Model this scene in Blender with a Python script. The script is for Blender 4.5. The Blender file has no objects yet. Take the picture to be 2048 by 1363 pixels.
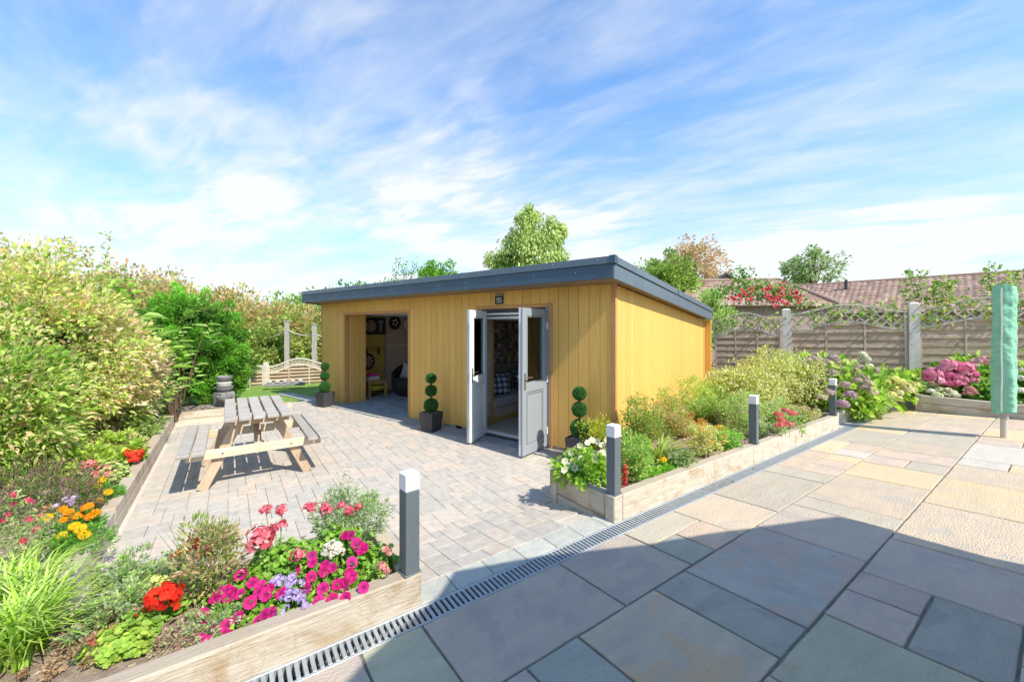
import bpy, bmesh, math, random
import numpy as np
from mathutils import Vector, Matrix
rnd = random.Random(7)
ng = np.random.default_rng(11)
sc = bpy.context.scene
C = sc.collection
R = math.radians

# ------------------------------------------------------------------ camera
cam = bpy.data.cameras.new('camera'); camo = bpy.data.objects.new('camera', cam); C.objects.link(camo)
cam.lens = 14.06; cam.sensor_width = 36; cam.shift_y = -0.0129; cam.clip_end = 900; cam.clip_start = 0.05
camo.location = (0, 0, 1.6); camo.rotation_euler = (R(90), 0, 0)
sc.camera = camo

# ------------------------------------------------------------------ sun and sky
SUN = Vector((.667, -.610, 1.0)).normalized()
sl_ = bpy.data.lights.new('sun', 'SUN'); sl_.energy = 2.75; sl_.angle = R(.5); sl_.color = (1, .92, .78)
so = bpy.data.objects.new('sun', sl_); C.objects.link(so)
so.rotation_euler = (-SUN).to_track_quat('-Z', 'Y').to_euler(); so.location = (5, -5, 12)
W = bpy.data.worlds.new('World'); sc.world = W; W.use_nodes = True
nt = W.node_tree; nt.nodes.clear()
def N(t, typ, **kw):
    n = t.nodes.new(typ)
    for k, v in kw.items(): setattr(n, k, v)
    return n
out = N(nt, 'ShaderNodeOutputWorld'); bg = N(nt, 'ShaderNodeBackground'); bg.inputs['Strength'].default_value = .15
sky = N(nt, 'ShaderNodeTexSky', sky_type='NISHITA'); sky.sun_disc = False
sky.sun_elevation = math.asin(SUN.z); sky.sun_rotation = math.atan2(SUN.x, SUN.y)
sky.altitude = 0; sky.air_density = 1.0; sky.dust_density = .6; sky.ozone_density = 2.2
tc = N(nt, 'ShaderNodeTexCoord'); sep = N(nt, 'ShaderNodeSeparateXYZ'); nt.links.new(tc.outputs['Generated'], sep.inputs[0])
zz = N(nt, 'ShaderNodeMath', operation='MAXIMUM'); nt.links.new(sep.outputs[2], zz.inputs[0]); zz.inputs[1].default_value = .02
za = N(nt, 'ShaderNodeMath', operation='ADD'); nt.links.new(zz.outputs[0], za.inputs[0]); za.inputs[1].default_value = .12
dv = N(nt, 'ShaderNodeVectorMath', operation='DIVIDE'); cmb = N(nt, 'ShaderNodeCombineXYZ')
for i in range(3): nt.links.new(za.outputs[0], cmb.inputs[i])
nt.links.new(tc.outputs['Generated'], dv.inputs[0]); nt.links.new(cmb.outputs[0], dv.inputs[1])
def cloud(rot, scale, nscale, det, rough, lo, hi, dist=.6, off=(0, 0, 0)):
    rt = N(nt, 'ShaderNodeMapping', vector_type='POINT'); rt.inputs['Rotation'].default_value = (0, 0, R(rot))
    nt.links.new(dv.outputs[0], rt.inputs['Vector'])
    mp = N(nt, 'ShaderNodeMapping'); mp.inputs['Scale'].default_value = scale; mp.inputs['Location'].default_value = off
    nt.links.new(rt.outputs[0], mp.inputs['Vector'])
    no = N(nt, 'ShaderNodeTexNoise'); no.inputs['Scale'].default_value = nscale; no.inputs['Detail'].default_value = det
    no.inputs['Roughness'].default_value = rough; no.inputs['Distortion'].default_value = dist
    nt.links.new(mp.outputs[0], no.inputs['Vector'])
    mr = N(nt, 'ShaderNodeMapRange', interpolation_type='SMOOTHSTEP'); nt.links.new(no.outputs['Fac'], mr.inputs[0])
    mr.inputs[1].default_value = lo; mr.inputs[2].default_value = hi
    return mr.outputs[0]
c1 = cloud(36, (1.0, 2.2, 1), 1.7, 9, .55, .33, .76, .35, (3.1, .4, 0))
c2 = cloud(30, (1.0, 2.6, 1), 4.2, 7, .55, .38, .76, .5, (1.7, 5.2, 0))
c3 = cloud(10, (1, 1.2, 1), .55, 4, .5, .42, .66, .2, (7.7, 6.1, 0))
def mth(op, a, b):
    m = N(nt, 'ShaderNodeMath', operation=op)
    for i, v in enumerate((a, b)):
        if isinstance(v, (int, float)): m.inputs[i].default_value = v
        else: nt.links.new(v, m.inputs[i])
    return m.outputs[0]
base = mth('ADD', mth('MULTIPLY', c1, .80), mth('MULTIPLY', c2, .30))
mod = mth('ADD', mth('MULTIPLY', c3, .85), .40)
cl = mth('MULTIPLY', base, mod)
cl = mth('ADD', cl, mth('MULTIPLY', c3, .22))
hz = mth('POWER', mth('SUBTRACT', 1.0, zz.outputs[0]), 3.0)
cl = mth('ADD', cl, mth('MULTIPLY', hz, .82))
cl = mth('MINIMUM', cl, .94)
mx = N(nt, 'ShaderNodeMix', data_type='RGBA'); nt.links.new(cl, mx.inputs[0])
tint = N(nt, 'ShaderNodeMix', data_type='RGBA', blend_type='MULTIPLY'); tint.inputs[0].default_value = 1
nt.links.new(sky.outputs[0], tint.inputs[6]); tint.inputs[7].default_value = (.33, .64, .84, 1)
nt.links.new(tint.outputs[2], mx.inputs[6]); mx.inputs[7].default_value = (2.7, 2.75, 2.8, 1)
nt.links.new(mx.outputs[2], bg.inputs['Color']); nt.links.new(bg.outputs[0], out.inputs['Surface'])

vs = sc.view_settings; vs.view_transform = 'Standard'; vs.look = 'None'; vs.exposure = 1.32; vs.gamma = 1; vs.use_curve_mapping = False
sc.cycles.max_bounces = 12; sc.cycles.diffuse_bounces = 8; sc.cycles.transparent_max_bounces = 16
try: sc.cycles.use_denoising = True
except Exception: pass

# ------------------------------------------------------------------ materials
MATS = {}
def material(name, col, rough=.7, col2=None, nscale=6, stretch=(1, 1, 1), detail=6, bump=.15, metal=0, spec=.35, rand=.12, contrast=(.35, .65), stains=None, huer=0, fine=60, top=None, dist=0, bdist=.01):
    m = bpy.data.materials.new(name); m.use_nodes = True; t = m.node_tree; t.nodes.clear()
    o = N(t, 'ShaderNodeOutputMaterial'); p = N(t, 'ShaderNodeBsdfPrincipled'); t.links.new(p.outputs[0], o.inputs[0])
    p.inputs['Roughness'].default_value = rough; p.inputs['Metallic'].default_value = metal; p.inputs['Specular IOR Level'].default_value = spec
    tcn = N(t, 'ShaderNodeTexCoord'); oi = N(t, 'ShaderNodeObjectInfo')
    mul = N(t, 'ShaderNodeVectorMath', operation='SCALE'); 
    cx = N(t, 'ShaderNodeCombineXYZ')
    for i in range(3): t.links.new(oi.outputs['Random'], cx.inputs[i])
    t.links.new(cx.outputs[0], mul.inputs[0]); mul.inputs['Scale'].default_value = 37.0
    ad = N(t, 'ShaderNodeVectorMath', operation='ADD'); t.links.new(tcn.outputs['Object'], ad.inputs[0]); t.links.new(mul.outputs[0], ad.inputs[1])
    mp = N(t, 'ShaderNodeMapping'); mp.inputs['Scale'].default_value = stretch; t.links.new(ad.outputs[0], mp.inputs['Vector'])
    n1 = N(t, 'ShaderNodeTexNoise'); n1.inputs['Scale'].default_value = nscale; n1.inputs['Detail'].default_value = detail; n1.inputs['Roughness'].default_value = .6
    t.links.new(mp.outputs[0], n1.inputs['Vector'])
    mr = N(t, 'ShaderNodeMapRange'); t.links.new(n1.outputs['Fac'], mr.inputs[0]); mr.inputs[1].default_value = contrast[0]; mr.inputs[2].default_value = contrast[1]
    mxx = N(t, 'ShaderNodeMix', data_type='RGBA'); t.links.new(mr.outputs[0], mxx.inputs[0])
    c2 = col2 if col2 else tuple(c*.8 for c in col)
    mxx.inputs[6].default_value = (*c2, 1); mxx.inputs[7].default_value = (*col, 1)
    cur = mxx.outputs[2]
    if stains:
        for (sc_, cc, lo, hi, amt) in stains:
            n2 = N(t, 'ShaderNodeTexNoise'); n2.inputs['Scale'].default_value = sc_; n2.inputs['Detail'].default_value = 8; n2.inputs['Distortion'].default_value = dist; n2.inputs['Roughness'].default_value = .62
            t.links.new(ad.outputs[0], n2.inputs['Vector'])
            m2 = N(t, 'ShaderNodeMapRange'); t.links.new(n2.outputs['Fac'], m2.inputs[0]); m2.inputs[1].default_value = lo; m2.inputs[2].default_value = hi; m2.inputs[4].default_value = amt
            mm = N(t, 'ShaderNodeMix', data_type='RGBA'); t.links.new(m2.outputs[0], mm.inputs[0]); t.links.new(cur, mm.inputs[6]); mm.inputs[7].default_value = (*cc, 1)
            cur = mm.outputs[2]
    if top:   # weathered upper faces
        gn = N(t, 'ShaderNodeNewGeometry'); sg_ = N(t, 'ShaderNodeSeparateXYZ'); t.links.new(gn.outputs['Normal'], sg_.inputs[0])
        gt = N(t, 'ShaderNodeMapRange'); t.links.new(sg_.outputs[2], gt.inputs[0]); gt.inputs[1].default_value = .5; gt.inputs[2].default_value = .9; gt.inputs[4].default_value = .8
        nm = N(t, 'ShaderNodeMath', operation='MULTIPLY'); mr4 = N(t, 'ShaderNodeMapRange'); t.links.new(n1.outputs['Fac'], mr4.inputs[0]); mr4.inputs[1].default_value = .3; mr4.inputs[2].default_value = .6; mr4.inputs[3].default_value = .65
        t.links.new(gt.outputs[0], nm.inputs[0]); t.links.new(mr4.outputs[0], nm.inputs[1])
        mt = N(t, 'ShaderNodeMix', data_type='RGBA'); t.links.new(nm.outputs[0], mt.inputs[0]); t.links.new(cur, mt.inputs[6]); mt.inputs[7].default_value = (*top, 1); cur = mt.outputs[2]
    hs = N(t, 'ShaderNodeHueSaturation'); t.links.new(cur, hs.inputs['Color'])
    rv = N(t, 'ShaderNodeMapRange'); t.links.new(oi.outputs['Random'], rv.inputs[0]); rv.inputs[3].default_value = 1-rand; rv.inputs[4].default_value = 1+rand
    t.links.new(rv.outputs[0], hs.inputs['Value'])
    if huer:
        rh = N(t, 'ShaderNodeMapRange'); 
        fr = N(t, 'ShaderNodeMath', operation='FRACT'); ml = N(t, 'ShaderNodeMath', operation='MULTIPLY'); t.links.new(oi.outputs['Random'], ml.inputs[0]); ml.inputs[1].default_value = 7.31
        t.links.new(ml.outputs[0], fr.inputs[0]); t.links.new(fr.outputs[0], rh.inputs[0]); rh.inputs[3].default_value = .5-huer; rh.inputs[4].default_value = .5+huer
        t.links.new(rh.outputs[0], hs.inputs['Hue'])
    t.links.new(hs.outputs[0], p.inputs['Base Color'])
    if bump:
        n3 = N(t, 'ShaderNodeTexNoise'); n3.inputs['Scale'].default_value = fine; n3.inputs['Detail'].default_value = 4; t.links.new(mp.outputs[0], n3.inputs['Vector'])
        add = N(t, 'ShaderNodeMath', operation='ADD'); t.links.new(n3.outputs['Fac'], add.inputs[0]); t.links.new(n1.outputs['Fac'], add.inputs[1])
        b = N(t, 'ShaderNodeBump'); b.inputs['Strength'].default_value = bump; b.inputs['Distance'].default_value = bdist
        t.links.new(add.outputs[0], b.inputs['Height']); t.links.new(b.outputs[0], p.inputs['Normal'])
    MATS[name] = m
    return m
def attr_mat(name, rough=.6, transl=0.0, bump=0, spec=.3, noise=0):
    m = bpy.data.materials.new(name); m.use_nodes = True; t = m.node_tree; t.nodes.clear()
    o = N(t, 'ShaderNodeOutputMaterial'); p = N(t, 'ShaderNodeBsdfPrincipled'); at = N(t, 'ShaderNodeAttribute', attribute_name='Col')
    p.inputs['Roughness'].default_value = rough; p.inputs['Specular IOR Level'].default_value = spec
    cur = at.outputs['Color']
    if noise:
        tcn = N(t, 'ShaderNodeTexCoord'); n2 = N(t, 'ShaderNodeTexNoise'); n2.inputs['Scale'].default_value = 14; n2.inputs['Detail'].default_value = 8
        t.links.new(tcn.outputs['Object'], n2.inputs['Vector'])
        m2 = N(t, 'ShaderNodeMapRange'); t.links.new(n2.outputs['Fac'], m2.inputs[0]); m2.inputs[1].default_value = .3; m2.inputs[2].default_value = .7; m2.inputs[3].default_value = 1-noise; m2.inputs[4].default_value = 1+noise
        hs = N(t, 'ShaderNodeHueSaturation'); t.links.new(m2.outputs[0], hs.inputs['Value']); t.links.new(cur, hs.inputs['Color']); cur = hs.outputs[0]
    t.links.new(cur, p.inputs['Base Color'])
    if bump:
        tcn = N(t, 'ShaderNodeTexCoord'); n3 = N(t, 'ShaderNodeTexNoise'); n3.inputs['Scale'].default_value = 90; n3.inputs['Detail'].default_value = 5; t.links.new(tcn.outputs['Object'], n3.inputs['Vector'])
        b = N(t, 'ShaderNodeBump'); b.inputs['Strength'].default_value = bump; b.inputs['Distance'].default_value = .01; t.links.new(n3.outputs['Fac'], b.inputs['Height']); t.links.new(b.outputs[0], p.inputs['Normal'])
    if transl:
        tr = N(t, 'ShaderNodeBsdfTranslucent'); t.links.new(at.outputs['Color'], tr.inputs['Color'])
        ms = N(t, 'ShaderNodeMixShader'); ms.inputs[0].default_value = transl; t.links.new(p.outputs[0], ms.inputs[1]); t.links.new(tr.outputs[0], ms.inputs[2]); t.links.new(ms.outputs[0], o.inputs[0])
    else: t.links.new(p.outputs[0], o.inputs[0])
    MATS[name] = m
    return m
M_leaf = attr_mat('leaf', .5, .46)
M_petal = attr_mat('petal', .6, .3, spec=.15)
M_attr = attr_mat('painted', .6, 0, bump=.05)
M_block = attr_mat('paving_block', .85, 0, bump=.5, noise=.12, spec=.2)
M_tile = attr_mat('clay_tile', .8, 0, bump=.4, noise=.2, spec=.2)
material('sleeper', (.62, .55, .45), .85, (.46, .40, .32), 5, (1, 9, 9), bump=.5, rand=.1, contrast=(.3, .7), fine=14,
         top=(.36, .30, .23),
         dist=1.2, stains=[(2.6, (.36, .24, .12), .50, .66, .75), (9, (.20, .17, .11), .58, .74, .6), (26, (.26, .20, .13), .62, .72, .5)])
material('sleeper_top', (.36, .30, .23), .9, (.22, .185, .145), 5, (1, 9, 9), bump=.6, fine=14)
material('old_wood', (.47, .435, .39), .85, (.28, .255, .225), 6, (1, 10, 10), bump=.6, rand=.1, fine=12, stains=[(7, (.18, .165, .15), .6, .75, .5)])
material('honey_wood', (.56, .43, .30), .8, (.38, .28, .19), 6, (1, 9, 9), bump=.4, rand=.1, fine=12, stains=[(8, (.25, .15, .08), .64, .74, .5)])
material('pale_wood', (.72, .60, .45), .8, (.56, .44, .30), 6, (1, 9, 9), bump=.3, rand=.08, fine=12, stains=[(11, (.25, .15, .08), .67, .74, .6)])
material('fence_wood', (.65, .50, .37), .9, (.43, .32, .225), 5, (1, 11, 11), bump=.5, rand=.16, fine=12, stains=[(3, (.50, .36, .25), .55, .7, .4)])
material('lattice_wood', (.64, .56, .47), .9, (.48, .42, .35), 5, (1, 8, 8), bump=.3, rand=.14)
material('concrete', (.66, .62, .55), .9, (.56, .52, .46), 9, bump=.4, rand=.04, stains=[(2.5, (.34, .31, .25), .55, .75, .5)])
material('cladding', (.77, .46, .125), .62, (.70, .405, .10), 4, (14, 14, .7), bump=.15, rand=.055, fine=40)
material('cladding_trim', (.62, .30, .12), .6, (.52, .25, .09), 5, (8, 8, 1), bump=.1, rand=.02)
material('wall_backing', (.16, .09, .02), .8, rand=0)
material('interior_board', (.68, .50, .12), .6, (.52, .36, .07), 4, (12, 12, .8), bump=.1, rand=.06)
material('pale_plank', (.64, .53, .43), .75, (.48, .38, .30), 4, (1, .6, 12), bump=.2, rand=.10)
material('fascia', (.042, .085, .125), .42, (.035, .07, .105), 3, bump=.03, rand=.03, spec=.5)
material('fascia_trim', (.11, .15, .185), .40, (.095, .13, .165), 3, bump=.03, rand=.02, spec=.5)
material('soffit', (.30, .21, .14), .7, bump=.03, rand=0)
material('soffit_pale', (.62, .60, .55), .7, bump=.02, rand=0)
material('roof_felt', (.12, .14, .16), .8, bump=.3)
material('upvc_white', (.80, .81, .82), .35, (.78, .79, .80), bump=0, rand=0, spec=.5)
material('upvc_grey', (.30, .335, .37), .4, (.29, .325, .36), bump=.03, rand=0, spec=.5)
material('dark_grey', (.045, .05, .06), .5, bump=.05, rand=0)
material('bollard_grey', (.125, .15, .165), .45, (.115, .14, .155), bump=.05, rand=.03, spec=.45)
material('bollard_cap', (.82, .82, .83), .35, (.8, .8, .81), bump=0, rand=0, spec=.5)
material('steel', (.55, .56, .58), .35, (.45, .46, .48), bump=.05, metal=1, rand=0)
material('galvanised', (.42, .455, .48), .5, (.34, .375, .40), 20, bump=.1, metal=.4, rand=.05)
material('channel_dark', (.05, .05, .048), .9, bump=.2, rand=0)
material('mortar', (.24, .235, .20), .95, (.15, .15, .125), 20, bump=.6, rand=0)
material('joint_sand', (.56, .51, .45), .95, (.48, .43, .38), 20, bump=.5, rand=0)
material('soil', (.32, .245, .19), 1, (.17, .125, .095), 16, bump=1.2, rand=0, stains=[(40, (.30, .25, .20), .6, .7, .5)])
material('ground', (.16, .17, .07), 1, (.10, .12, .04), 3, bump=.4, rand=0)
material('lawn', (.20, .32, .055), .95, (.13, .24, .04), 3, bump=.4, rand=0, fine=200)
material('bank', (.34, .30, .11), 1, (.22, .24, .07), 2.5, bump=.5, rand=0)
material('porch_tile', (.36, .41, .45), .6, (.15, .19, .24), 5, bump=.3, rand=.12, fine=30)
material('path_stone', (.50, .47, .42), .9, (.40, .37, .33), 5, bump=.3)
def slabmat(n, c, c2, st=None, str_=(1, 3, 1)):
    c = (c[0]*1.10, c[1]*1.02, c[2]*.93); c2 = (c2[0]*1.10, c2[1]*1.02, c2[2]*.93); return material(n, c, .7, c2, 2.6, str_, 12, bump=.8, rand=.06, contrast=(.30, .66), stains=(st or [])+[(16, tuple(x*.62 for x in c2), .60, .76, .5), (55, tuple(x*.7 for x in c2), .58, .80, .6)], spec=.4, fine=34, dist=1.6, bdist=.011)
TAN = (.40, .28, .17)
slabmat('sandstone_pink', (.52, .435, .36), (.44, .37, .315), [(2.0, (.40, .36, .31), .5, .58, .6)])
slabmat('sandstone_grey', (.43, .41, .355), (.36, .35, .31), [(2.2, (.46, .37, .28), .52, .60, .5)])
slabmat('sandstone_yellow', (.58, .48, .32), (.50, .42, .29), [(2.0, (.50, .44, .34), .5, .6, .6)])
slabmat('sandstone_buff', (.50, .435, .35), (.42, .375, .31), [(2.0, (.40, .37, .32), .5, .6, .6)])
slabmat('sandstone_blue', (.335, .36, .33), (.26, .29, .275), [(2.2, (.25, .24, .22), .55, .62, .5)])
slabmat('sandstone_green', (.40, .42, .325), (.32, .345, .275), [(2.0, TAN, .56, .64, .45)])
slabmat('sandstone_purple', (.43, .39, .345), (.36, .335, .305), [(2.0, (.37, .31, .29), .5, .58, .7)])
slabmat('sandstone_brown', (.43, .39, .31), (.33, .32, .28), [(2.4, (.52, .33, .17), .54, .70, .8), (5, (.22, .22, .20), .6, .75, .4)])
slabmat('sandstone_mixed', (.37, .385, .38), (.27, .29, .30), [(2.6, (.42, .33, .27), .50, .56, .85), (7, (.15, .15, .15), .62, .72, .5)], (2.6, 1, 1))
slabmat('sandstone_white', (.50, .485, .46), (.44, .425, .405))
material('fabric_green', (.27, .58, .40), .75, (.21, .48, .32), 7, (1, 1, 2.2), bump=.55, rand=0, fine=12, bdist=.02)
material('fabric_white', (.62, .66, .60), .8, bump=.1, rand=0)
material('aluminium', (.60, .56, .50), .45, (.52, .48, .42), bump=.05, rand=0, metal=.3)
material('stone_dark', (.30, .30, .30), .75, (.18, .18, .185), 12, bump=.5, rand=.05)
material('stone_pale', (.46, .44, .42), .85, (.34, .32, .30), 12, bump=.5, rand=.1)
material('pot_grey', (.055, .055, .062), .55, (.045, .045, .05), 30, bump=.15, rand=.04)
material('gravel', (.55, .53, .50), .9, (.30, .29, .27), 60, bump=1, rand=0)
material('bark', (.16, .11, .07), .95, (.09, .065, .045), 12, (1, 1, .3), bump=.8, rand=.1)
material('birch_bark', (.50, .46, .40), .9, (.20, .17, .14), 6, (1, 1, 3), bump=.4)
material('rope', (.55, .50, .40), .9, bump=.3, rand=0)
material('brick', (.36, .25, .20), .9, (.28, .19, .15), 8, bump=.3)
material('render_wall', (.72, .68, .60), .9, bump=.2)
material('black', (.022, .021, .021), .5, bump=0, rand=0)
material('white', (.75, .75, .73), .5, bump=0, rand=0)
material('cream', (.70, .60, .42), .6, bump=0, rand=0)
material('pink_plastic', (.75, .06, .35), .4, bump=0, rand=0)
material('yellow_plastic', (.70, .62, .05), .4, bump=0, rand=0)
material('orange', (.75, .16, .03), .6, bump=0, rand=0)
material('wicker', (.045, .035, .03), .6, (.025, .02, .018), 30, (1, 1, 4), bump=.8, rand=0)
material('cushion_grey', (.42, .40, .42), .9, (.36, .34, .36), 8, bump=.2, rand=0)
material('sofa_fabric', (.52, .46, .46), .9, bump=.3, rand=0)
material('tufted', (.36, .30, .25), .7, (.26, .21, .17), 8, bump=.2, rand=0)
material('bench_wood', (.55, .34, .10), .6, (.42, .25, .07), 5, (1, 8, 8), bump=.1, rand=.05)
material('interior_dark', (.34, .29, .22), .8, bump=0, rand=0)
material('carpet', (.46, .41, .34), .95, bump=.3, rand=0, fine=120)
material('ceiling', (.75, .75, .73), .8, bump=0, rand=0)
material('lead', (.06, .065, .07), .6, bump=.1)
gm = bpy.data.materials.new('glass'); gm.use_nodes = True; t = gm.node_tree; t.nodes.clear()
o_ = N(t, 'ShaderNodeOutputMaterial'); gl = N(t, 'ShaderNodeBsdfGlossy'); gl.inputs['Roughness'].default_value = .02; gl.inputs['Color'].default_value = (.9, .95, 1, 1)
tp = N(t, 'ShaderNodeBsdfTransparent'); tp.inputs['Color'].default_value = (.86, .92, .90, 1); ms = N(t, 'ShaderNodeMixShader'); fr = N(t, 'ShaderNodeFresnel'); fr.inputs['IOR'].default_value = 1.6
t.links.new(fr.outputs[0], ms.inputs[0]); t.links.new(tp.outputs[0], ms.inputs[1]); t.links.new(gl.outputs[0], ms.inputs[2]); t.links.new(ms.outputs[0], o_.inputs[0])
MATS['glass'] = gm
# checked cushion cloth
cm = bpy.data.materials.new('check_cloth'); cm.use_nodes = True; t = cm.node_tree; p = t.nodes['Principled BSDF']; p.inputs['Roughness'].default_value = .9
tcn = N(t, 'ShaderNodeTexCoord'); sx = N(t, 'ShaderNodeSeparateXYZ'); t.links.new(tcn.outputs['Object'], sx.inputs[0])
def band(i, fq):
    a = N(t, 'ShaderNodeMath', operation='MULTIPLY'); t.links.new(sx.outputs[i], a.inputs[0]); a.inputs[1].default_value = fq
    b = N(t, 'ShaderNodeMath', operation='SINE'); t.links.new(a.outputs[0], b.inputs[0])
    c = N(t, 'ShaderNodeMath', operation='GREATER_THAN'); t.links.new(b.outputs[0], c.inputs[0]); c.inputs[1].default_value = .1
    return c.outputs[0]
b1, b2 = band(0, 60), band(2, 60)
ad = N(t, 'ShaderNodeMath', operation='ADD'); t.links.new(b1, ad.inputs[0]); t.links.new(b2, ad.inputs[1])
rp = N(t, 'ShaderNodeValToRGB'); dvv = N(t, 'ShaderNodeMath', operation='MULTIPLY'); t.links.new(ad.outputs[0], dvv.inputs[0]); dvv.inputs[1].default_value = .5
t.links.new(dvv.outputs[0], rp.inputs[0]); rp.color_ramp.elements[0].color = (.55, .58, .62, 1); rp.color_ramp.elements[1].color = (.03, .06, .12, 1)
e = rp.color_ramp.elements.new(.5); e.color = (.14, .20, .30, 1)
t.links.new(rp.outputs[0], p.inputs['Base Color']); MATS['check_cloth'] = cm

# ------------------------------------------------------------------ helpers
def M(n): return MATS[n] if isinstance(n, str) else n
def wm(o): return o.matrix_basis.copy() if o.parent is None else wm(o.parent) @ o.matrix_basis
def link(o, parent=None):
    C.objects.link(o)
    if parent is not None: o.parent = parent
    return o
def meta(o, label=None, cat=None, group=None, kind=None):
    if label: o['label'] = label
    if cat: o['category'] = cat
    if group: o['group'] = group
    if kind: o['kind'] = kind
    return o
def empty(name, loc, rz=0, label=None, cat=None, group=None, kind=None):
    o = bpy.data.objects.new(name, None); o.empty_display_size = .1; C.objects.link(o)
    o.location = loc; o.rotation_euler = (0, 0, rz)
    o.matrix_basis = Matrix.Translation(Vector(loc)) @ Matrix.Rotation(rz, 4, 'Z')
    return meta(o, label, cat, group, kind)
class MB:
    def __init__(s): s.v = []; s.f = []; s.c = []
    def add(s, vs, fs, col=None, Mx=None):
        n = len(s.v)
        for v in vs:
            v = Vector(v)
            s.v.append(Mx @ v if Mx is not None else v); s.c.append(col or (.5, .5, .5))
        for f in fs: s.f.append(tuple(i+n for i in f))
    def box(s, x0, x1, y0, y1, z0, z1, col=None, Mx=None):
        s.add([(x0, y0, z0), (x1, y0, z0), (x1, y1, z0), (x0, y1, z0), (x0, y0, z1), (x1, y0, z1), (x1, y1, z1), (x0, y1, z1)],
              [(0, 3, 2, 1), (4, 5, 6, 7), (0, 1, 5, 4), (1, 2, 6, 5), (2, 3, 7, 6), (3, 0, 4, 7)], col, Mx)
    def prism(s, poly, z0, z1, col=None, Mx=None):   # poly ccw in xy
        n = len(poly)
        s.add([(p[0], p[1], z0) for p in poly]+[(p[0], p[1], z1) for p in poly],
              [tuple(range(n-1, -1, -1)), tuple(range(n, 2*n))]+[(i, (i+1) % n, n+(i+1) % n, n+i) for i in range(n)], col, Mx)
    def lathe(s, prof, n=20, col=None, Mx=None, cap=True):
        vs = []; fs = []
        for (r, z) in prof:
            for k in range(n): a = 2*math.pi*k/n; vs.append((r*math.cos(a), r*math.sin(a), z))
        for j in range(len(prof)-1):
            for k in range(n): k2 = (k+1) % n; fs.append((j*n+k, j*n+k2, (j+1)*n+k2, (j+1)*n+k))
        if cap: fs.append(tuple(range(n-1, -1, -1))); fs.append(tuple(range((len(prof)-1)*n, len(prof)*n)))
        s.add(vs, fs, col, Mx)
    def tube(s, pts, rads, n=8, col=None, Mx=None):
        pts = [Vector(p) for p in pts]; vs = []; fs = []
        if not hasattr(rads, '__len__'): rads = [rads]*len(pts)
        for i, p in enumerate(pts):
            d = (pts[min(i+1, len(pts)-1)]-pts[max(i-1, 0)]).normalized()
            up = Vector((0, 0, 1)) if abs(d.z) < .9 else Vector((1, 0, 0))
            a = d.cross(up).normalized(); b = a.cross(d).normalized()
            for k in range(n): t_ = 2*math.pi*k/n; vs.append(p+(a*math.cos(t_)+b*math.sin(t_))*rads[i])
        for j in range(len(pts)-1):
            for k in range(n): k2 = (k+1) % n; fs.append((j*n+k, j*n+k2, (j+1)*n+k2, (j+1)*n+k))
        fs.append(tuple(range(n-1, -1, -1))); fs.append(tuple(range((len(pts)-1)*n, len(pts)*n)))
        s.add(vs, fs, col, Mx)
    def build(s, name, mat, parent=None, Mx=None, smooth=False, world=False, colors=False, bevel=0):
        me = bpy.data.meshes.new(name)
        vs = s.v
        if world:
            inv = wm(parent).inverted() if parent else Matrix()
            vs = [inv @ v for v in vs]
        me.from_pydata([tuple(v) for v in vs], [], s.f)
        if colors:
            at = me.color_attributes.new('Col', 'FLOAT_COLOR', 'POINT')
            at.data.foreach_set('color', [q for c in s.c for q in (c[0], c[1], c[2], 1)])
        bm = bmesh.new(); bm.from_mesh(me); bmesh.ops.recalc_face_normals(bm, faces=bm.faces)
        if bevel: bmesh.ops.bevel(bm, geom=bm.edges[:], offset=bevel, segments=1, affect='EDGES')
        bm.to_mesh(me); bm.free()
        me.materials.append(M(mat))
        if smooth:
            me.polygons.foreach_set('use_smooth', [True]*len(me.polygons))
            try: me.set_sharp_from_angle(angle=R(40))
            except Exception: pass
        o = bpy.data.objects.new(name, me); link(o, parent)
        if Mx is not None: o.matrix_basis = Mx
        return o
_boxes = {}
def boxmesh(name, sx, sy, sz, mat, bev):
    key = (round(sx, 3), round(sy, 3), round(sz, 3), mat, bev)
    if key not in _boxes:
        me = bpy.data.meshes.new(name); bm = bmesh.new(); bmesh.ops.create_cube(bm, size=1)
        for v in bm.verts: v.co = Vector((v.co.x*sx, v.co.y*sy, v.co.z*sz))
        if bev: bmesh.ops.bevel(bm, geom=bm.edges[:], offset=bev, segments=1, affect='EDGES')
        bm.to_mesh(me); bm.free(); me.materials.append(M(mat)); _boxes[key] = me
    return _boxes[key]
def bx(name, ctr, size, mat, parent=None, rot=None, bev=.002, world=False):
    """box object, ctr/rot in parent space (or world)"""
    o = bpy.data.objects.new(name, boxmesh(name, *size, mat, bev)); link(o, parent)
    Mx = Matrix.Translation(Vector(ctr)) @ (rot.to_4x4() if rot is not None else Matrix())
    if world and parent is not None: Mx = wm(parent).inverted() @ Mx
    o.matrix_basis = Mx
    return o
def bxx(name, x0, x1, y0, y1, z0, z1, mat, parent=None, bev=.002):
    return bx(name, ((x0+x1)/2, (y0+y1)/2, (z0+z1)/2), (x1-x0, y1-y0, z1-z0), mat, parent, None, bev)
def rotz(a): return Matrix.Rotation(a, 3, 'Z')
def beam(name, p0, p1, w, h, mat, parent=None, bev=.003, world=True, roll=0):
    """box from p0 to p1 (centre line), w horizontal across, h vertical"""
    p0, p1 = Vector(p0), Vector(p1); d = p1-p0; L = d.length; d.normalize()
    up = Vector((0, 0, 1)) if abs(d.z) < .95 else Vector((0, 1, 0))
    y = up.cross(d).normalized(); z = d.cross(y)
    Rm = Matrix((d, y, z)).transposed()
    if roll: Rm = Rm @ Matrix.Rotation(roll, 3, 'X')
    return bx(name, (p0+p1)/2, (L, w, h), mat, parent, Rm, bev, world)
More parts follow.
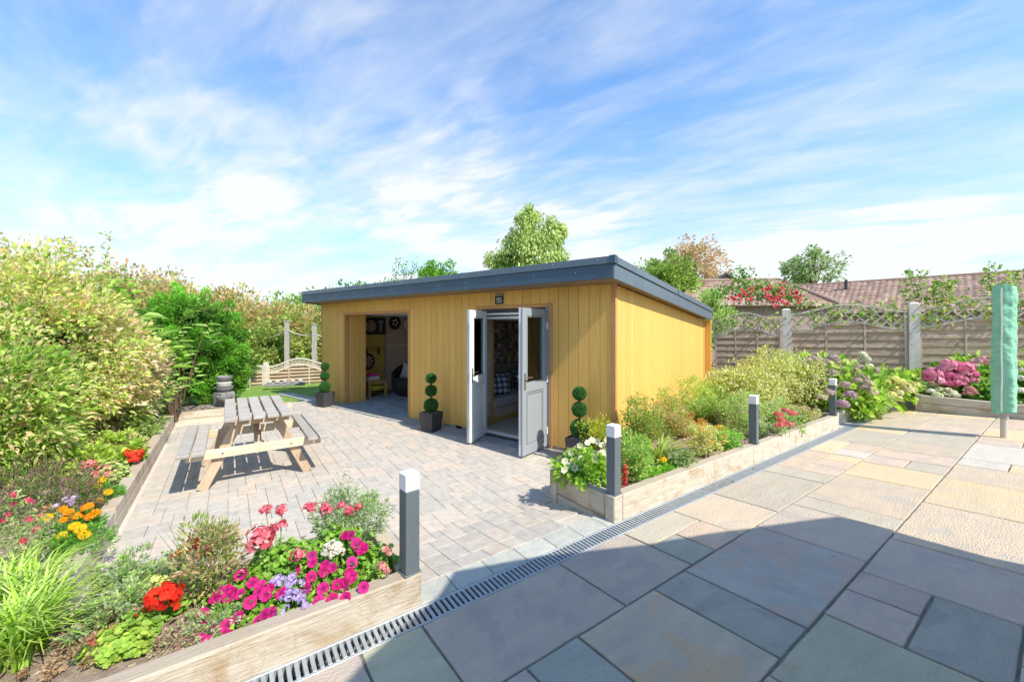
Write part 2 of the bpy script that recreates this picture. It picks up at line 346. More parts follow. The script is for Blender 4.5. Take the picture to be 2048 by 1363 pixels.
# ground point seen at a height z, worked out once from the photo's perspective (metres)
def P(px, py, z):
    Y = 800*(1.6-z)/(py-655.0); return Vector(((px-1024)/800*Y, Y, z))
def Q(px, py, Y): return Vector(((px-1024)/800*Y, Y, 1.6-(py-655)/800*Y))
# patio frame: s along the drain, q away from it (towards the camera side); the patio rises gently with q
A0 = Vector((.84, 3.27, 0)); EA = Vector((.816, .578, 0)).normalized(); SLP = .057
EQ = Vector((EA.y, -EA.x, 0))
def SQ(s, q, z=None): 
    v = A0+EA*s+EQ*q; v.z = (SLP*q if q > 0 else 0) if z is None else z; return v
ANG = math.atan2(EA.y, EA.x)

# ------------------------------------------------------------------ leaf engine
def leafmesh(name, parent, pos, d, n, L, Wr, col, shape='diamond', mat=None, fold=.18, droop=0., kind=None, colt=None):
    pos = np.asarray(pos, float); Nn = len(pos)
    d = d/np.linalg.norm(d, axis=1, keepdims=True).clip(1e-6)
    sd = np.cross(d, n); sd /= np.linalg.norm(sd, axis=1, keepdims=True).clip(1e-6)
    nn = np.cross(sd, d)
    L = np.broadcast_to(L, (Nn,))[:, None]; Wd = L*Wr
    dz = np.array([0, 0, -1.0])*L*droop
    if shape == 'diamond':
        V = np.stack([pos, pos+d*L*.45+sd*Wd*.5+nn*Wd*fold, pos+d*L+dz, pos+d*L*.45-sd*Wd*.5+nn*Wd*fold], 1)
        F = np.array([[0, 1, 2], [0, 2, 3]]); nv = 4
    elif shape == 'oval':
        V = np.stack([pos, pos+d*L*.28+sd*Wd*.5+nn*Wd*fold, pos+d*L*.70+sd*Wd*.40+nn*Wd*fold+dz*.5, pos+d*L+dz,
                      pos+d*L*.70-sd*Wd*.40+nn*Wd*fold+dz*.5, pos+d*L*.28-sd*Wd*.5+nn*Wd*fold], 1)
        F = np.array([[0, 1, 2, 3], [0, 3, 4, 5]]); nv = 6
    elif shape == 'petal':   # widest near the outer edge
        V = np.stack([pos, pos+d*L*.62+sd*Wd*.5+nn*Wd*fold, pos+d*L*.95+sd*Wd*.26+dz*.6, pos+d*L*.95-sd*Wd*.26+dz*.6, pos+d*L*.62-sd*Wd*.5+nn*Wd*fold], 1)
        F = np.array([[0, 1, 2, 3, 4]]); nv = 5
    V = V.reshape(-1, 3)
    if parent is not None: V = V-np.array(wm(parent).translation)
    fl = F.shape[1]; FF = (F[None]+np.arange(Nn)[:, None, None]*nv).reshape(-1)
    nf = Nn*F.shape[0]
    me = bpy.data.meshes.new(name); me.vertices.add(len(V)); me.vertices.foreach_set('co', V.astype(np.float32).reshape(-1))
    me.loops.add(len(FF)); me.loops.foreach_set('vertex_index', FF.astype(np.int32)); me.polygons.add(nf)
    me.polygons.foreach_set('loop_start', (np.arange(nf)*fl).astype(np.int32))
    try: me.polygons.foreach_set('loop_total', np.full(nf, fl, np.int32))
    except Exception: pass
    col = np.broadcast_to(np.asarray(col, float), (Nn, 3))
    cc = np.ones((Nn, nv, 4)); cc[:, :, :3] = col[:, None, :]
    if colt is not None: cc[:, 0, :3] = np.broadcast_to(np.asarray(colt, float), (Nn, 3))
    me.update(calc_edges=True)
    at = me.color_attributes.new('Col', 'FLOAT_COLOR', 'POINT'); at.data.foreach_set('color', cc.astype(np.float32).reshape(-1))
    me.materials.append(mat or M_leaf)
    o = bpy.data.objects.new(name, me); link(o, parent)
    if kind: o['kind'] = kind
    return o
def rdir(n):
    v = ng.normal(size=(n, 3)); return v/np.linalg.norm(v, axis=1, keepdims=True)
def pal(cols, n, jit=.12, w=None):
    cols = np.array(cols, float); i = ng.choice(len(cols), n, p=w)
    return np.clip(cols[i]*(1+ng.normal(size=(n, 1))*jit), .005, .95)
def crown(c, r, nc, rc, nl, L, Wr, cols, parent, name='foliage', shape='diamond', shell=(.55, 1.), zmin=None, up=.3, w=None, cw=None, droop=.1, fold=.18, flat=.0, squash=1., kind=None):
    """leaves gathered in clumps spread through an ellipsoid; each clump has its own tint"""
    c = np.array(c, float); r = np.array(r, float)
    dd = rdir(nc*3); rad = ng.uniform(shell[0], shell[1], (nc*3, 1))
    cc = c+dd*rad*r
    if zmin is not None: cc = cc[cc[:, 2] > zmin]
    cc = cc[:nc]; nc = len(cc)
    rr = rc*ng.uniform(.6, 1.35, nc)
    idx = ng.integers(0, nc, nl)
    ld = rdir(nl); rs = ng.uniform(.25, 1, (nl, 1))**.6
    pos = cc[idx]+ld*rs*rr[idx][:, None]*np.array([1, 1, squash])
    if zmin is not None:
        k = pos[:, 2] > zmin-.02; pos = pos[k]; ld = ld[k]; idx = idx[k]; nl = len(pos)
    outw = (pos-c)/r; outw /= np.linalg.norm(outw, axis=1, keepdims=True).clip(.05)
    d = ld*.6+outw*.7+rdir(nl)*.6+np.array([0, 0, up]); 
    n = rdir(nl)*.7+outw*.5+np.array([0, 0, .7+flat])
    base = np.array(cols, float); ci = ng.choice(len(base), nc, p=cw)
    mixf = ng.uniform(0, 1, (nl, 1)) < .5
    col = np.where(mixf, base[ci[idx]], base[ng.choice(len(base), nl, p=w)])
    col = np.clip(col*1.14*(1+ng.normal(size=(nl, 1))*.14), .004, .95)
    Ls = L*ng.uniform(.5, 1.45, nl)
    return leafmesh(name, parent, pos, d, n, Ls, Wr, col, shape, None, fold, droop, kind), cc
def stems(parent, base, tips, r0, mat='bark', name='stem', bend=.12):
    mb = MB()
    for tp_ in tips:
        b = Vector(base)+Vector((rnd.uniform(-.04, .04), rnd.uniform(-.04, .04), 0)); tpv = Vector(tp_)
        mid = b.lerp(tpv, .5)+Vector((rnd.uniform(-bend, bend), rnd.uniform(-bend, bend), bend*.6))*(tpv-b).length
        mb.tube([b, b.lerp(mid, .6), mid, mid.lerp(tpv, .6), tpv], [r0, r0*.8, r0*.6, r0*.4, r0*.2], 5)
    return mb.build(name, mat, parent, world=True, smooth=True)
def blades(name, parent, bases, H, spread, W_, cols, n, lean=None, seg=4, curl=1.0):
    """long strap leaves arching out of their base"""
    bases = np.array(bases, float); bi = ng.integers(0, len(bases), n)
    b = bases[bi]+ng.normal(size=(n, 3))*np.array([.02, .02, 0])
    az = ng.uniform(0, 2*math.pi, n); out_ = np.stack([np.cos(az), np.sin(az), np.zeros(n)], 1)
    if lean is not None: out_ = out_+np.array(lean)
    h = H*ng.uniform(.55, 1.1, n); sp = spread*ng.uniform(.2, 1.1, n)
    sd = np.stack([-np.sin(az), np.cos(az), np.zeros(n)], 1)
    rows = []
    for k in range(seg+1):
        t_ = k/seg
        p = b+out_*(sp*t_**1.6)[:, None]; p[:, 2] += h*(t_-(.42*curl)*t_**3)
        w = W_*(1-t_**2.2)*(.6+.4*min(1, 4*t_))+.0006
        rows.append(p-sd*w/2); rows.append(p+sd*w/2)
    V = np.stack(rows, 1).reshape(-1, 3)-np.array(wm(parent).translation)
    nv = 2*(seg+1); F = np.array([[2*k, 2*k+1, 2*k+3, 2*k+2] for k in range(seg)])
    FF = (F[None]+np.arange(n)[:, None, None]*nv).reshape(-1); nf = n*seg
    me = bpy.data.meshes.new(name); me.vertices.add(len(V)); me.vertices.foreach_set('co', V.astype(np.float32).reshape(-1))
    me.loops.add(len(FF)); me.loops.foreach_set('vertex_index', FF.astype(np.int32)); me.polygons.add(nf)
    me.polygons.foreach_set('loop_start', (np.arange(nf)*4).astype(np.int32))
    try: me.polygons.foreach_set('loop_total', np.full(nf, 4, np.int32))
    except Exception: pass
    me.update(calc_edges=True)
    col = pal(cols, n); cc = np.ones((n, nv, 4)); cc[:, :, :3] = col[:, None, :]
    at = me.color_attributes.new('Col', 'FLOAT_COLOR', 'POINT'); at.data.foreach_set('color', cc.astype(np.float32).reshape(-1))
    me.materials.append(M_leaf); o = bpy.data.objects.new(name, me); link(o, parent); return o
def florets(name, parent, ctr, nrm, npet, plen, cols, wr=.8, tilt=.25, jit=.1, ccol=None, shape='petal'):
    """flowers: petals round each centre, facing nrm"""
    ctr = np.array(ctr, float); nrm = np.array(nrm, float); nrm /= np.linalg.norm(nrm, axis=1, keepdims=True)
    m = len(ctr); hlp = np.where(np.abs(nrm[:, 2:3]) < .9, np.array([[0, 0, 1.]]), np.array([[1., 0, 0]]))
    a = np.cross(nrm, hlp); a /= np.linalg.norm(a, axis=1, keepdims=True); b = np.cross(nrm, a)
    ph = ng.uniform(0, 6.28, m)
    pos = []; d = []; nn = []; cc = []; LL = []
    fc = pal(cols, m, jit); pl = np.broadcast_to(plen, (m,))
    for k in range(npet):
        t_ = ph+2*math.pi*k/npet
        dr = a*np.cos(t_)[:, None]+b*np.sin(t_)[:, None]
        pos.append(ctr); d.append(dr+nrm*tilt); nn.append(nrm-dr*tilt); cc.append(fc*(1+ng.normal(size=(m, 1))*.06)); LL.append(pl)
    cc = np.clip(np.concatenate(cc), .004, .95)
    return leafmesh(name, parent, np.concatenate(pos), np.concatenate(d), np.concatenate(nn), np.concatenate(LL), wr, cc, shape, M_petal, .05, 0, None, ccol)
def ball(c, r, n, flat=1., top=-.35):
    d = rdir(n*2); d = d[d[:, 2] > top][:n]; return np.array(c)+d*r*np.array([1, 1, flat]), d

# ------------------------------------------------------------------ ground
PZ = -.10      # level of the block paving
def structure(o): o['kind'] = 'structure'; return o
mb = MB()
xs = [-400, -40, -16, -4, 4, 16, 40, 400]; ys = [-400, -20, 4, 14, 24, 60, 400]
def gz(x, y): return -.34 + (.55 if (y > 17 and x < 0 and y < 70) else 0)
vs_ = [(x, y, gz(x, y)) for y in ys for x in xs]; nx = len(xs)
mb.add(vs_, [(j*nx+i, j*nx+i+1, (j+1)*nx+i+1, (j+1)*nx+i) for j in range(len(ys)-1) for i in range(nx-1)])
structure(mb.build('ground', 'ground'))

# ------------------------------------------------------------------ patio of sandstone slabs
patio = structure(empty('patio', SQ(0, 0)))
ex, ey = EA, Vector((-EQ.x, -EQ.y, -SLP)).normalized(); ez = ex.cross(ey)
PM = Matrix(((ex.x, ey.x, ez.x, A0.x), (ex.y, ey.y, ez.y, A0.y), (ex.z, ey.z, ez.z, 0), (0, 0, 0, 1)))
mb = MB(); mb.box(-6, 8.6, -7.5, -.15, -.12, -.012); structure(mb.build('mortar_bed', 'mortar', patio, PM @ Matrix() if False else wm(patio).inverted() @ PM))
PK, GY, YE, BU, BL, GR, PU, BR, MX, WH = ['sandstone_'+k for k in ('pink', 'grey', 'yellow', 'buff', 'blue', 'green', 'purple', 'brown', 'mixed', 'white')]
Q1, Q2, Q3 = .72, 1.40, 2.04
S = [(-3.2, -2.62, .15, Q1, PU), (-2.62, -2.05, .15, Q1, PU), (-2.05, -1.73, .15, Q1, GR), (-1.73, -.75, .15, Q1, PU), (-.75, -.08, .15, Q1, PU), (-.08, .58, .15, .40, GY), (-.08, .22, .40, Q1, BL), (.22, .58, .40, Q1, PK),
     (.58, 1.23, .15, Q1, BU), (1.23, 2.30, .15, Q1, GY), (2.30, 2.63, .15, Q1, GY), (2.63, 3.61, .15, .39, PK), (2.63, 2.97, .39, Q1, PK), (2.97, 3.30, .39, Q1, PK), (3.30, 3.61, .39, Q1, YE),
     (3.61, 4.42, .15, .39, YE), (3.61, 3.97, .39, Q1, WH), (3.97, 4.42, .39, Q1, PK), (4.42, 5.45, .15, Q1, GY), (5.45, 5.88, .15, Q1, YE), (5.88, 6.62, .15, Q1, BU), (6.62, 7.62, .15, Q1, BU), (7.62, 8.3, .15, .47, YE), (7.62, 7.97, .47, Q1, BU),
     (-2.6, -1.98, Q1, Q2, GR), (-1.98, -1.46, Q1, Q2, PU), (-1.46, -1.13, Q1, Q2, BL), (-1.13, -.50, Q1, Q2, BR), (-.50, -.18, Q1, Q2, BL), (-.18, .82, Q1, Q2, MX), (.82, 1.50, Q1, Q2, PU), (1.50, 1.79, Q1, Q2, GY), (1.79, 2.80, Q1, Q2, BU), (2.80, 3.46, Q1, Q2, YE),
     (3.46, 3.86, Q1, 1.08, PK), (3.46, 3.86, 1.08, Q2, GY), (3.86, 4.32, Q1, Q2, PK), (4.32, 5.0, Q1, Q2, BU), (5.0, 5.93, Q1, Q2, GY), (5.93, 6.75, Q1, Q2, PK), (6.75, 7.66, Q1, Q2, BU), (7.66, 7.97, Q1, Q2, YE),
     (-2.0, -.64, Q2, Q3, PU), (-.64, .02, Q2, Q3, GR), (.02, .37, Q2, 1.72, PU), (.37, .66, Q2, 1.72, PU), (.02, .66, 1.72, Q3, BL), (.66, 1.34, Q2, Q3, PU), (1.34, 2.38, Q2, Q3, BU), (2.38, 3.36, Q2, Q3, YE),
     (3.36, 4.06, Q2, Q3, BU), (4.06, 4.43, Q2, 1.77, WH), (4.06, 4.43, 1.77, Q3, YE), (4.43, 5.47, Q2, Q3, WH), (5.47, 5.92, Q2, 1.79, PK), (5.47, 5.92, 1.79, Q3, YE), (5.92, 6.9, Q2, Q3, YE), (6.9, 7.97, Q2, Q3, PK)]
tones = [PK, GY, YE, BU, BU, GR, PU, PK, WH, BU]
q0 = Q3
for wq in (.62, .66, .6, .68, .62, .66, .6, .6):
    s = -3.0+rnd.uniform(0, .5) + (1.5 if q0 < 3 else 0)
    while s < 8:
        ls = rnd.choice([.31, .62, .66, .98, .96, .68]); e_ = min(s+ls, 7.97)
        if e_-s > .12: S.append((s, e_, q0, q0+wq, rnd.choice(tones)))
        s += ls
    q0 += wq
Mi = wm(patio).inverted() @ PM
for (s0, s1, a0, a1, tn) in S:
    g = .007
    o = bpy.data.objects.new('slab', None); 
    mb = MB(); L_, W_ = s1-s0-2*g, a1-a0-2*g
    # riven slab with slightly uneven edges
    nxs = max(3, int(L_/.12)); nys = max(3, int(W_/.12)); top = []
    pts = [(-L_/2+L_*i/nxs, -W_/2) for i in range(nxs)]+[(L_/2, -W_/2+W_*i/nys) for i in range(nys)]+[(L_/2-L_*i/nxs, W_/2) for i in range(nxs)]+[(-L_/2, W_/2-W_*i/nys) for i in range(nys)]
    pts = [(x+rnd.uniform(-.0022, .0022), y+rnd.uniform(-.0022, .0022)) for x, y in pts]
    n = len(pts); b = .004
    inn = [(x*(1-b/abs(L_/2)), y*(1-b/abs(W_/2))) for x, y in pts]
    mb.add([(x, y, -.03) for x, y in pts]+[(x, y, -.004) for x, y in pts]+[(x, y, 0) for x, y in inn],
           [(i, (i+1) % n, n+(i+1) % n, n+i) for i in range(n)]+[(n+i, n+(i+1) % n, 2*n+(i+1) % n, 2*n+i) for i in range(n)]+[tuple(range(2*n, 3*n))])
    rz_ = Matrix.Rotation(rnd.uniform(-.003, .003), 4, 'Z') @ Matrix.Rotation(rnd.uniform(-.002, .002), 4, 'X')
    mb.build('slab', tn, patio, Mi @ Matrix.Translation(((s0+s1)/2, -(a0+a1)/2, rnd.uniform(-.0015, .002))) @ rz_)

# ------------------------------------------------------------------ drain with grating
dr = empty('drain_channel', SQ(0, .075, 0), ANG, 'long galvanised slotted drain channel between the block paving and the sandstone patio', 'drain')
bxx('channel_bed', -3, 7.7, -.072, .072, -.13, -.07, 'channel_dark', dr, 0)
for y in (-.0665, .0665):
    bxx('rail', -3, 7.7, y-.0085, y+.0085, -.07, .004, 'galvanised', dr, .002)
bar = None
for k in range(300):
    x = -2.85+k*.0335
    if bar is None: bar = bxx('grating_bar', -.0095, .0095, -.058, .058, -.012, .003, 'galvanised', dr, .0015); me_ = bar.data; bar.matrix_basis = Matrix.Translation((x, 0, -.0045))
    else:
        b_ = bpy.data.objects.new('grating_bar', me_); link(b_, dr); b_.matrix_basis = Matrix.Translation((x, 0, -.0045+rnd.uniform(-.0005, .0005)))
mb = MB(); 
for k in range(16): mb.box(7.2+k*.033, 7.215+k*.033, -.058, .058, -.012, .002)
meta(mb.build('grating_end', 'galvanised', dr), kind='stuff')

# ------------------------------------------------------------------ block paving
HO = Vector((1.298, 5.04, -.12)); HX = Vector((.793, -.609, 0)).normalized(); HY = Vector((-HX.y, HX.x, 0)); HANG = math.atan2(HX.y, HX.x)
HM = Matrix.Translation(HO) @ Matrix.Rotation(HANG, 4, 'Z')
def H(x, y, z=0): return HM @ Vector((x, y, z))
paving = structure(empty('block_paving', SQ(0, 0, PZ)))
def pz_at(n):   # ramp down from the drain edge to the level paving
    return 0 if n < .19 else (PZ*min(1, (n-.19)/.75)**.8)
LEFT_S = -3.34
def inside_pave(s, n):
    w = SQ(s, -n)
    if n < .80 and not (-1.68 < s < .02): return False
    if s < LEFT_S+.02 or n > 8.2: return False
    loc = HM.inverted() @ w
    if loc.y > -.33 and loc.x < .05: return False
    if s > .02:
        # keep off the big raised bed
        if n < .77+max(0, s+.1)*.275+.03: return False
    return loc.x < .35
COLS_B = [(.455, .41, .355), (.44, .40, .355), (.42, .39, .35), (.475, .415, .355), (.43, .395, .355), (.445, .405, .36), (.495, .425, .36), (.42, .385, .345)]
blocks = []
s = LEFT_S+.04; 
UB = .08; nsx = int((2.6-s)/UB); nsy = int(8.0/UB); occ = np.zeros((nsx+4, nsy+4), bool)
for j in range(nsy):
    for i in range(nsx):
        if occ[i, j]: continue
        opts = [(2, 3), (3, 2), (2, 2), (2, 3), (3, 3), (2, 2)]; rnd.shuffle(opts)
        for (a, b) in opts+[(2, 1), (1, 2), (1, 1)]:
            if not occ[i:i+a, j:j+b].any(): break
        if a == 1:   # close a narrow slot by widening the block beside it
            b = 1
            while b < 3 and not occ[i, j+b] and (occ[i+1, j+b]): b += 1
        occ[i:i+a, j:j+b] = True
        s_, n__ = s+i*UB, .20+j*UB
        if inside_pave(s_+a*UB/2, n__+b*UB/2): blocks.append((s_, n__, a*UB, b*UB))
def blockgeo(mb, s, n, w_, l_, Mx=None):
    c_ = SQ(s+w_/2, -(n+l_/2)); z = pz_at(n+l_/2)+rnd.uniform(-.0015, .0015)
    q_ = rnd.uniform(.97, 1.03); col = tuple(x*q_ for x in rnd.choice(COLS_B))
    g = .0014; hx, hy, b = w_/2-g, l_/2-g, .0025
    tilt = pz_at(n+l_)-pz_at(n)
    Rm = Matrix.Translation((c_.x, c_.y, z)) @ Matrix.Rotation(ANG, 4, 'Z') @ Matrix.Rotation(math.atan2(tilt, l_), 4, 'X')
    # local y = +n direction ( -EQ )
    v = [(-hx, -hy, -.05), (hx, -hy, -.05), (hx, hy, -.05), (-hx, hy, -.05), (-hx, -hy, -b), (hx, -hy, -b), (hx, hy, -b), (-hx, hy, -b), (-hx+b, -hy+b, 0), (hx-b, -hy+b, 0), (hx-b, hy-b, 0), (-hx+b, hy-b, 0)]
    f = [(0, 1, 5, 4), (1, 2, 6, 5), (2, 3, 7, 6), (3, 0, 4, 7), (4, 5, 9, 8), (5, 6, 10, 9), (6, 7, 11, 10), (7, 4, 8, 11), (8, 9, 10, 11)]
    mb.add(v, f, col, Rm if Mx is None else Mx @ Rm)
def vis(bk):
    w = SQ(bk[0]+.08, -(bk[1]+.08)); 
    if w.y < .3 or abs(w.x/w.y) > 1.28 or 1.6/w.y > .886: return 0
    return bk[2]*bk[3]/w.y**3
blocks.sort(key=lambda b: -vis(b))
for bk in blocks[:290]:
    mb = MB(); blockgeo(mb, *bk); mb.build('paving_block', M_block, paving, world=True, colors=True)
mb = MB()
for bk in blocks[290:]: blockgeo(mb, *bk)
meta(mb.build('paving_blocks', M_block, paving, world=True, colors=True), kind='stuff')
# sand bed underneath
mb = MB()
prof = [.0, .19, .35, .6, .94, 8.25]
for i in range(len(prof)-1):
    n0, n1 = prof[i], prof[i+1]; sa, sb = (-1.72, .12) if n1 < .9 else (-3.5, 2.6)
    if n1 < .9 or True:
        za_, zb_ = pz_at(n0)-.011, pz_at(n1)-.011
        v = [SQ(sa, -n0, za_), SQ(sb, -n0, za_), SQ(sb, -n1, zb_), SQ(sa, -n1, zb_)]
        mb.add(v, [(0, 1, 2, 3)])
mb.add([SQ(-3.5, -.94, PZ-.011), SQ(-3.5, -8.25, PZ-.011), H(-7.9, -.3, .009), H(-7.9, 1.5, .009), H(.4, 1.5, .009), SQ(2.6, -.94, PZ-.011)], [(0, 1, 2, 3, 4, 5)][:0])
structure(mb.build('sand_bed', 'joint_sand', paving, world=True))
# light border course beside the drain
s = -1.70; 
while s < .0:
    l_ = min(.27, .02-s)
    c_ = SQ(s+l_/2, -.10, -.024)
    bx('border_block', c_, (l_-.004, .18, .05), material('border_block', (.44, .44, .40), .85, (.36, .37, .34), 12, bump=.5, rand=.06) if 'border_block' not in MATS else 'border_block', paving, rotz(ANG), .005, True)
    s += .27
# edge course along the garden room; the wall's shade is painted into its grey
s = -9.0
while s < .3:
    c_ = H(s+.13, -.17, .008)
    bx('shade_edge_block', c_, (.256, .30, .05), 'shade_edge_block' if 'shade_edge_block' in MATS else material('shade_edge_block', (.33, .335, .335), .8, (.25, .26, .265), 12, bump=.5, rand=.1).name, paving, rotz(HANG), .005, True)
    s += .26

# ------------------------------------------------------------------ lawn, path, bank
lawn = MB()
edge = [SQ(-1.4, -8.28), SQ(LEFT_S-.3, -8.28), Vector((-9.5, 7.6, 0)), Vector((-14, 11, 0)), Vector((-11, 14.5, 0)), Vector((-5.2, 13.2, 0)), H(-7.6, 2.0), H(-7.75, .1)]
for v in edge: v.z = PZ-.012
lawn.add(edge, [tuple(range(len(edge)-1, -1, -1))])
lw = structure(lawn.build('lawn', 'lawn'))
n_ = 26000
pp = np.stack([ng.uniform(-12, -4.2, n_), ng.uniform(7.6, 13.8, n_), np.full(n_, PZ-.012)], 1)
def in_poly(p, poly):
    x, y = p[:, 0], p[:, 1]; ins = np.zeros(len(p), bool)
    for i in range(len(poly)):
        x1, y1 = poly[i][0], poly[i][1]; x2, y2 = poly[(i+1) % len(poly)][0], poly[(i+1) % len(poly)][1]
        c_ = ((y1 > y) != (y2 > y)) & (x < (x2-x1)*(y-y1)/((y2-y1) if y2 != y1 else 1e-9)+x1); ins ^= c_
    return ins
pp = pp[in_poly(pp, edge)]
leafmesh('grass', lw, pp, rdir(len(pp))*.35+np.array([0, 0, 1]), rdir(len(pp)), ng.uniform(.02, .045, len(pp)), .14, pal([(.20, .34, .06), (.26, .40, .08), (.16, .28, .05)], len(pp)), kind='stuff')
mb = MB(); mb.add([(-5.6, 13.2, PZ-.02), (-4.5, 10.5, PZ-.02), (-3.6, 11.5, PZ-.02), (-4.9, 14.2, PZ-.02)], [(0, 1, 2, 3)])
structure(mb.build('path', 'path_stone'))
mb = MB()
mb.add([(-40, 12, -.3), (-3, 14.0, -.12), (-3, 22, 1.0), (-40, 24, 1.3), (-3, 14.6, .1), (-40, 13.5, .1), (-3, 40, 1.2), (-60, 40, 1.5)],
       [(0, 1, 4, 5), (5, 4, 2, 3), (3, 2, 6, 7)])
structure(mb.build('bank', 'bank'))

# ------------------------------------------------------------------ garden room
house = empty('garden_room', HO, HANG, 'golden timber clad garden room with flat dark grey roof, open alcove and open double doors', 'garden room')
HL, HD, HH = 7.35, 4.85, 2.29
def wl(name, *a, m='wall_backing', bev=0): return bxx(name, *a, m, house, bev)
O1 = (-6.32, -4.11, 2.00); O2 = (-2.31, -.98, 2.01)
SL = -.076
def roofz(y): return 2.315+SL*(y+.42)
# walls behind the boards
wl('wall', -HL+.02, O1[0]-.03, .02, .10, 0, HH-.01); wl('wall', O1[0], O1[1], .02, .10, O1[2], HH-.01)
wl('wall', O1[1], O2[0], .02, .10, 0, HH-.01); wl('wall', O2[0], O2[1], .02, .10, O2[2], HH-.01); wl('wall', O2[1], -.02, .02, .10, 0, HH-.01)
def sidewall(x0, x1, y0, y1, mat, name='wall'):
    mb = MB(); mb.add([(x0, y0, 0), (x1, y0, 0), (x1, y1, 0), (x0, y1, 0), (x0, y0, roofz(y0)-.01), (x1, y0, roofz(y0)-.01), (x1, y1, roofz(y1)-.01), (x0, y1, roofz(y1)-.01)],
        [(0, 3, 2, 1), (4, 5, 6, 7), (0, 1, 5, 4), (1, 2, 6, 5), (2, 3, 7, 6), (3, 0, 4, 7)]); return mb.build(name, mat, house)
sidewall(-.10, -.02, .10, HD, 'wall_backing'); sidewall(-HL+.02, -HL+.10, .10, HD, 'wall_backing'); sidewall(-HL+.1, -.1, HD-.1, HD, 'wall_backing')
# cladding boards, front: one object each
def board(x0, x1, z0, z1, y=0.0, side=None):
    g = .0022
    if side is None: bxx('cladding_board', x0+g, x1-g, y-.0, y+.018, z0, z1, 'cladding', house, .002)
pitch = .155; x = 0.0; tr = .055
x = -.05
while x > -HL+.05:
    x1 = x; x0 = max(x-pitch, -HL+.04)
    segs = [(.03, HH-.01)]
    for (a, b_, h) in (O1, O2):
        ta, tb = a-tr, b_+tr
        if x0 < tb and x1 > ta:
            if x0 >= ta-.001 and x1 <= tb+.001: segs = [(h+tr, HH-.01)]; break
            lo, hi = (x0, ta) if x0 < ta else (tb, x1)
            board(lo, hi, .03, h+tr)   # narrow rip beside the opening
            segs = [(h+tr+.001, HH-.01)]
    for (z0, z1) in segs: board(x0, x1, z0, z1)
    x -= pitch
# side boards
y = .05
while y < HD-.02:
    y1 = min(y+pitch, HD); g = .0028
    bxx('cladding_board', -.018, 0, y+g, y1-g, .03, roofz(y1)-.012, 'cladding', house, .003)
    y = y1
for (xa, xb, ya, yb) in ((-.05, .012, -.006, .05), (-HL-.004, -HL+.04, -.006, .05)):
    bxx('corner_trim', xa, xb, ya, yb, .03, HH-.006, 'cladding_trim', house, .004)
bxx('corner_trim', -.02, .012, HD, HD+.06, .03, roofz(HD)-.012, 'cladding', house, .004)
bxx('end_panel', -.10, .14, HD+.07, HD+.11, .03, roofz(HD)-.03, 'cladding', house, .004)
bxx('plinth', -HL+.03, O1[0]-.02, .035, .09, -.06, .03, 'black', house, 0); bxx('plinth', O1[1], O2[0], .035, .09, -.06, .03, 'black', house, 0); bxx('plinth', O2[1], -.03, .035, .09, -.06, .03, 'black', house, 0)
bxx('plinth', -.09, -.035, .1, HD, -.06, .03, 'black', house, 0)
# opening trims
for (a, b_, h) in (O1, O2):
    bxx('door_trim', a-tr, a-.002, -.008, .09, .0, h+tr, 'cladding_trim', house, .004)
    bxx('door_trim', b_+.002, b_+tr, -.008, .09, .0, h+tr, 'cladding_trim', house, .004)
    bxx('door_trim', a, b_, -.0075, .09, h+.002, h+tr, 'cladding_trim', house, .004)
# alcove: boarded reveal, floor, walls
y = .10
while y < .47:
    bxx('reveal_board', O1[0]-.02, O1[0]-.002, y+.003, y+.132, .03, O1[2]+.02, 'cladding', house, .003); y += .135
wl('wall', O1[0]-.10, O1[0]-.021, .10, .50, 0, 2.1)
bxx('door_trim', O1[0]-.10, O1[0]+.004, .505, .52, .0, 2.02, 'cladding_trim', house, .003)
wl('wall', -HL+.1, O1[0]-.10, .46, .50, 0, 2.1, m='interior_board')
wl('wall', -HL+.1, -3.2, 2.70, 2.76, 0, 2.1, m='pale_plank'); wl('wall', -3.2, -3.14, .10, HD-.1, 0, 2.15, m='pale_plank')
mb = MB(); mb.box(-HL+.1, -3.2, .1, 2.7, 2.02, 2.06); mb.build('ceiling', 'ceiling', house)
# porch floor tiles
for i in range(10):
    for j in range(7):
        x0 = -7.24+i*.41+(.2 if j % 2 else 0); bxx('floor_tile', x0+.003, min(x0+.407, -3.2), -.02+j*.39+.003, -.02+j*.39+.387, -.02, .026, 'porch_tile', house, .003)
wl('floor', -HL+.1, -3.2, 0, 2.7, -.05, .012, m='joint_sand')
yy = .52
while yy < 1.62:
    bxx('wall_board', -7.25, -7.235, yy+.002, yy+.118, .03, 2.02, 'interior_board', house, .002); yy += .12
zz_ = .03
while zz_ < 1.98:
    bxx('wall_plank', -7.25, -7.235, 1.645, 2.70, zz_+.002, zz_+.158, 'pale_plank', house, .002); zz_ += .16
# sitting room behind the doors
wl('floor', -3.14, -.1, .0, HD-.1, -.03, .075, m='carpet')
mb = MB(); mb.box(-3.14, -.1, .1, HD-.1, 1.86, 1.9); mb.build('ceiling', 'ceiling', house)
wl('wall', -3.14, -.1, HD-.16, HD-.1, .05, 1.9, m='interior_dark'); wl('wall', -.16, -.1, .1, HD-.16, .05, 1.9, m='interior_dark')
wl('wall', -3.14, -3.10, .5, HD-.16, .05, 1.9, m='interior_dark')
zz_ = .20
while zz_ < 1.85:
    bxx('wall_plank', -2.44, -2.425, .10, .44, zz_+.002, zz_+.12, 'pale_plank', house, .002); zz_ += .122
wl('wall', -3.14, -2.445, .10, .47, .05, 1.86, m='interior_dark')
bxx('corner_post', -2.46, -2.405, .44, .49, .075, 1.86, 'bench_wood', house, .004); bxx('skirting', -2.424, -2.412, .10, .44, .075, .19, 'bench_wood', house, .002)
